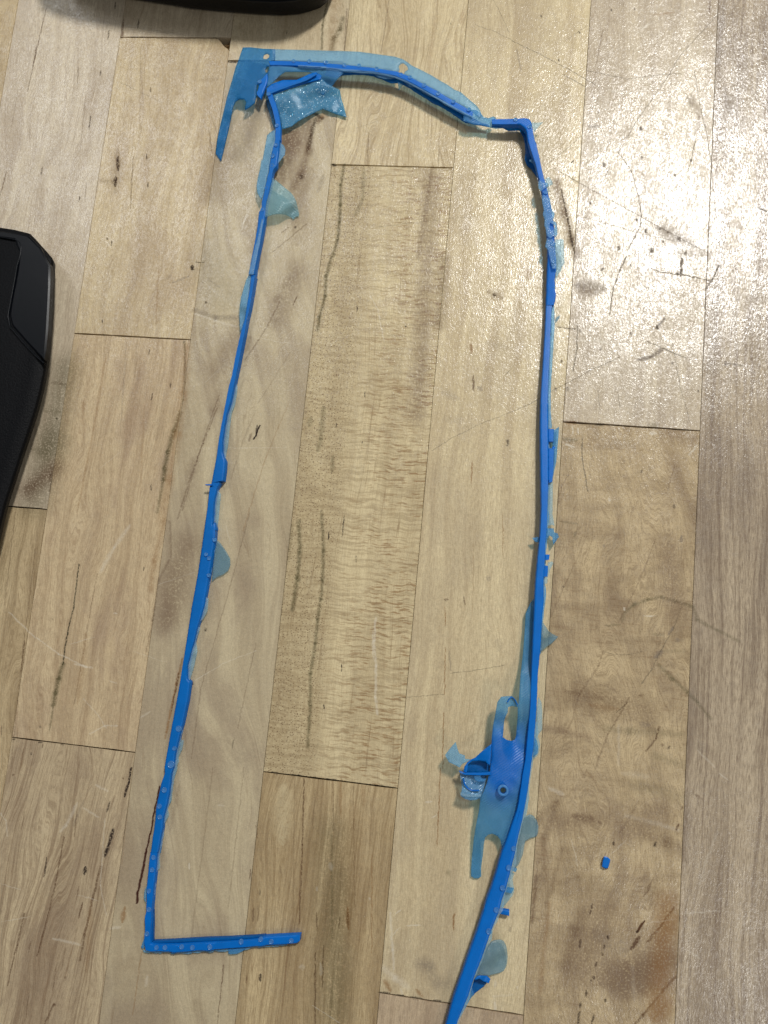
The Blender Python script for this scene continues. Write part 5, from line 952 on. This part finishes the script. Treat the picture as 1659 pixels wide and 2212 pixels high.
cmesh('ring_boss', vs, fs, M_stud2, True)

# ------------------------------------------------------------------ small loose bits on the bench
def chip(name, pts, z, mat, label, cat):
    q = [at(*p) for p in pts]; c = sum(q, Vector()) / len(q)
    n = len(q); vs = [Vector((a.x, a.y, .0002)) - Vector((c.x, c.y, 0)) for a in q]
    q2 = [at(p[0], p[1], z) for p in pts]
    vs += [Vector((c.x + (a.x - c.x) * .98, c.y + (a.y - c.y) * .98, (z - .15) / 1000)) - Vector((c.x, c.y, 0)) for a in q2] + [Vector((c.x + (a.x - c.x) * .82, c.y + (a.y - c.y) * .82, z / 1000)) - Vector((c.x, c.y, 0)) for a in q2]
    fs = [tuple(reversed(range(n))), tuple(range(2 * n, 3 * n))]
    for k in (0, 1): fs += [(k * n + i, k * n + (i + 1) % n, (k + 1) * n + (i + 1) % n, (k + 1) * n + i) for i in range(n)]
    o = mesh_obj(name, vs, fs, mat); o.location = (c.x, c.y, 0); o['label'] = label; o['category'] = cat
    return o
chip('plastic_chip', P('c12', [(598, 572), (618, 576), (637, 592), (634, 612), (622, 650), (604, 652), (583, 640), (588, 604)]), 1.5, M_rail, 'tiny blue plastic chip lying alone on the bench, right of the strip', 'plastic chip')
chip('clear_flake', P('U1', [(838, 640), (856, 610), (900, 584), (892, 620), (850, 672), (836, 682)]), .3, M_grey, 'tiny clear flake on the bench touching the upper right leg of the strip', 'flake')

# ------------------------------------------------------------------ black tool body at the left edge
M_black = plain('black_textured_plastic', srgb(7, 8, 11), .55, .0002, 1500, .14)
M_panel = plain('smooth_black_panel', srgb(8, 11, 16), .36, .00001, 700, .2)
M_dark = plain('black_rubber', srgb(9, 9, 10), .55, .0001, 900, .2)
tool = thing('black_power_tool', 'black plastic tool body with a smooth side panel, at the bench\'s left side', 'tool', at(20, 800, 0))
def tchild(o, t=tool): o.matrix_parent_inverse = Matrix.Translation(-t.location); return o
HZ = 9.0
right_edge = P('c1', [(0, 1468), (90, 1482), (186, 1506), (215, 1535), (300, 1630)], 'c4', [(328, 4), (336, 30), (332, 200), (326, 350), (312, 520), (300, 650), (282, 760), (262, 860), (228, 990), (180, 1140), (130, 1290), (85, 1430), (30, 1600)], 'c7', [(-30, 200), (-110, 420)])
left_ext = [(-250, 1300), (-300, 1000), (-300, 700), (-250, 500), (-120, 470)]
def loft(name, rings, mat, parent, cap=True, smooth=True):
    n = len(rings[0]); vs = [v for r in rings for v in r]; fs = []
    for k in range(len(rings) - 1):
        fs += [(k * n + i, k * n + (i + 1) % n, (k + 1) * n + (i + 1) % n, (k + 1) * n + i) for i in range(n)]
    if cap: fs += [tuple(reversed(range(n))), tuple(range((len(rings) - 1) * n, len(rings) * n))]
    o = mesh_obj(name, vs, fs, mat, parent, smooth)
    o.data.set_sharp_from_angle(angle=math.radians(28)); return tchild(o, parent)
top = [at(p[0], p[1], HZ) for p in right_edge + left_ext]
cen = at(-80, 850, HZ)
def inset(ring, mm, z):
    """offset a ring towards its centre by mm and set its height"""
    out = []; n = len(ring)
    for i in range(n):
        a, b, c = ring[i - 1], ring[i], ring[(i + 1) % n]
        d = (c - a); nrm = Vector((-d.y, d.x, 0)).normalized()
        if nrm.dot(Vector((cen.x - b.x, cen.y - b.y, 0))) < 0: nrm = -nrm
        q = b + nrm * mm / 1000; q.z = z / 1000; out.append(q)
    return out
loft('body', [inset(top, 4.0, .3), inset(top, 2.6, 2.5), inset(top, .6, 5.5), inset(top, 0, 8.0), inset(top, .35, 8.9), inset(top, 1.3, 9.6), inset(top, 4.5, 10.2)], M_black, tool)
HP = 10.2
pan = P('c4', [(100, -90), (128, -20), (120, 40), (108, 120), (88, 220), (68, 330), (62, 385), (78, 450), (160, 545), (230, 620), (283, 670), (296, 610), (308, 480), (316, 330), (322, 200), (324, 60), (306, 10)], 'c1', [(200, 1556), (180, 1530), (90, 1518), (-80, 1500), (-80, 1520), (80, 1552), (112, 1566)])
pan = pan[:16] + P('c1', [(262, 1605), (205, 1548), (184, 1526), (120, 1512)]) + P('c1', [(0, 1492), (-150, 1480), (-150, 1520), (0, 1540), (92, 1552)])
pr = [at(p[0], p[1], HP) for p in pan]
cen = at(60, 700, HP)
gr = [at(p[0], p[1], HP + .02) for p in pan]
def flat_outline(name, pts, z0, z1, mat, bevel=.5):
    r = [at(p[0], p[1], z1) for p in pts]; n = len(r)
    def lvl(q, z, s): q = q.copy(); q.z = z / 1000; return q
    vs = [lvl(q, z0, 0) for q in r] + [lvl(q, z1 - bevel * .6, 0) for q in r]
    tp = []
    for i in range(n):
        a, b, c = r[i - 1], r[i], r[(i + 1) % n]
        d1 = (b - a).normalized(); d2 = (c - b).normalized(); d = (d1 + d2).normalized(); nn = Vector((-d.y, d.x, 0))
        area_s = sum(r[k].x * r[(k + 1) % n].y - r[(k + 1) % n].x * r[k].y for k in range(n))
        q = b + nn * (bevel / 1000) * (1 if area_s > 0 else -1); q.z = z1 / 1000; tp.append(q)
    vs += tp
    fs = [(k * n + i, k * n + (i + 1) % n, (k + 1) * n + (i + 1) % n, (k + 1) * n + i) for k in (0, 1) for i in range(n)]
    fs += [tuple(range(2 * n, 3 * n))]
    o = mesh_obj(name, vs, fs, mat, tool, True); o.data.set_sharp_from_angle(angle=math.radians(30)); return tchild(o)
flat_outline('side_panel', pan, 8.5, 10.9, M_panel, .6)
# seam bead that frames the panel
bead = P('c1', [(-60, 1518), (0, 1530), (96, 1546), (130, 1566), (140, 1600), (132, 1659)], 'c4', [(112, 60), (95, 160), (74, 270), (52, 385), (66, 455), (150, 555), (225, 635), (284, 690)])
bead2 = P('c1', [(-60, 1526), (0, 1538), (92, 1554), (120, 1570), (130, 1602), (122, 1659)], 'c4', [(104, 58), (87, 158), (66, 268), (43, 388), (59, 462), (144, 563), (219, 643), (279, 698)])
n = len(bead); A = [at(p[0], p[1], 11.1) for p in bead]; B = [at(p[0], p[1], 11.1) for p in bead2]
vs, fs = [], []
for a, b in zip(A, B):
    mid = (a + b) / 2
    for q, z in ((a, 9.5), (a, 10.8), (mid, 11.15), (b, 10.8), (b, 9.5)):
        q = q.copy(); q.z = z / 1000; vs.append(q)
for i in range(n - 1):
    for k in range(4): fs.append((i * 5 + k, i * 5 + k + 1, (i + 1) * 5 + k + 1, (i + 1) * 5 + k))
tchild(mesh_obj('panel_bead', vs, fs, M_panel, tool, True))

# ------------------------------------------------------------------ black rounded body at the top edge
obj2 = thing('black_battery_base', 'black rounded base of a tool just entering at the top edge, above the strip\'s corner', 'tool base', at(400, -60, 0))
rim = P('D', [(120, -62), (150, -46), (210, -30), (280, -18), (340, -9), (400, 1), (460, 7), (553, 14), (600, 16), (640, 13), (665, 7), (690, -2), (712, -20), (728, -60), (735, -140), (720, -330), (560, -420), (300, -420), (120, -330), (95, -140)])
rr = [at(p[0], p[1], 8.0) for p in rim]
cen = at(400, -220, 8)
loft('body', [inset(rr, 5.0, .3), inset(rr, 2.0, 2.0), inset(rr, .4, 5.0), inset(rr, 0, 8.0), inset(rr, .5, 14.0), inset(rr, 2.0, 22.0), inset(rr, 8.0, 27.0)], M_dark, obj2)
flat = [inset(rr, .1, 9.8), inset(rr, -.15, 10.0), inset(rr, -.15, 10.6), inset(rr, .1, 10.8)]
loft('seam_band', flat, M_panel, obj2, cap=False)
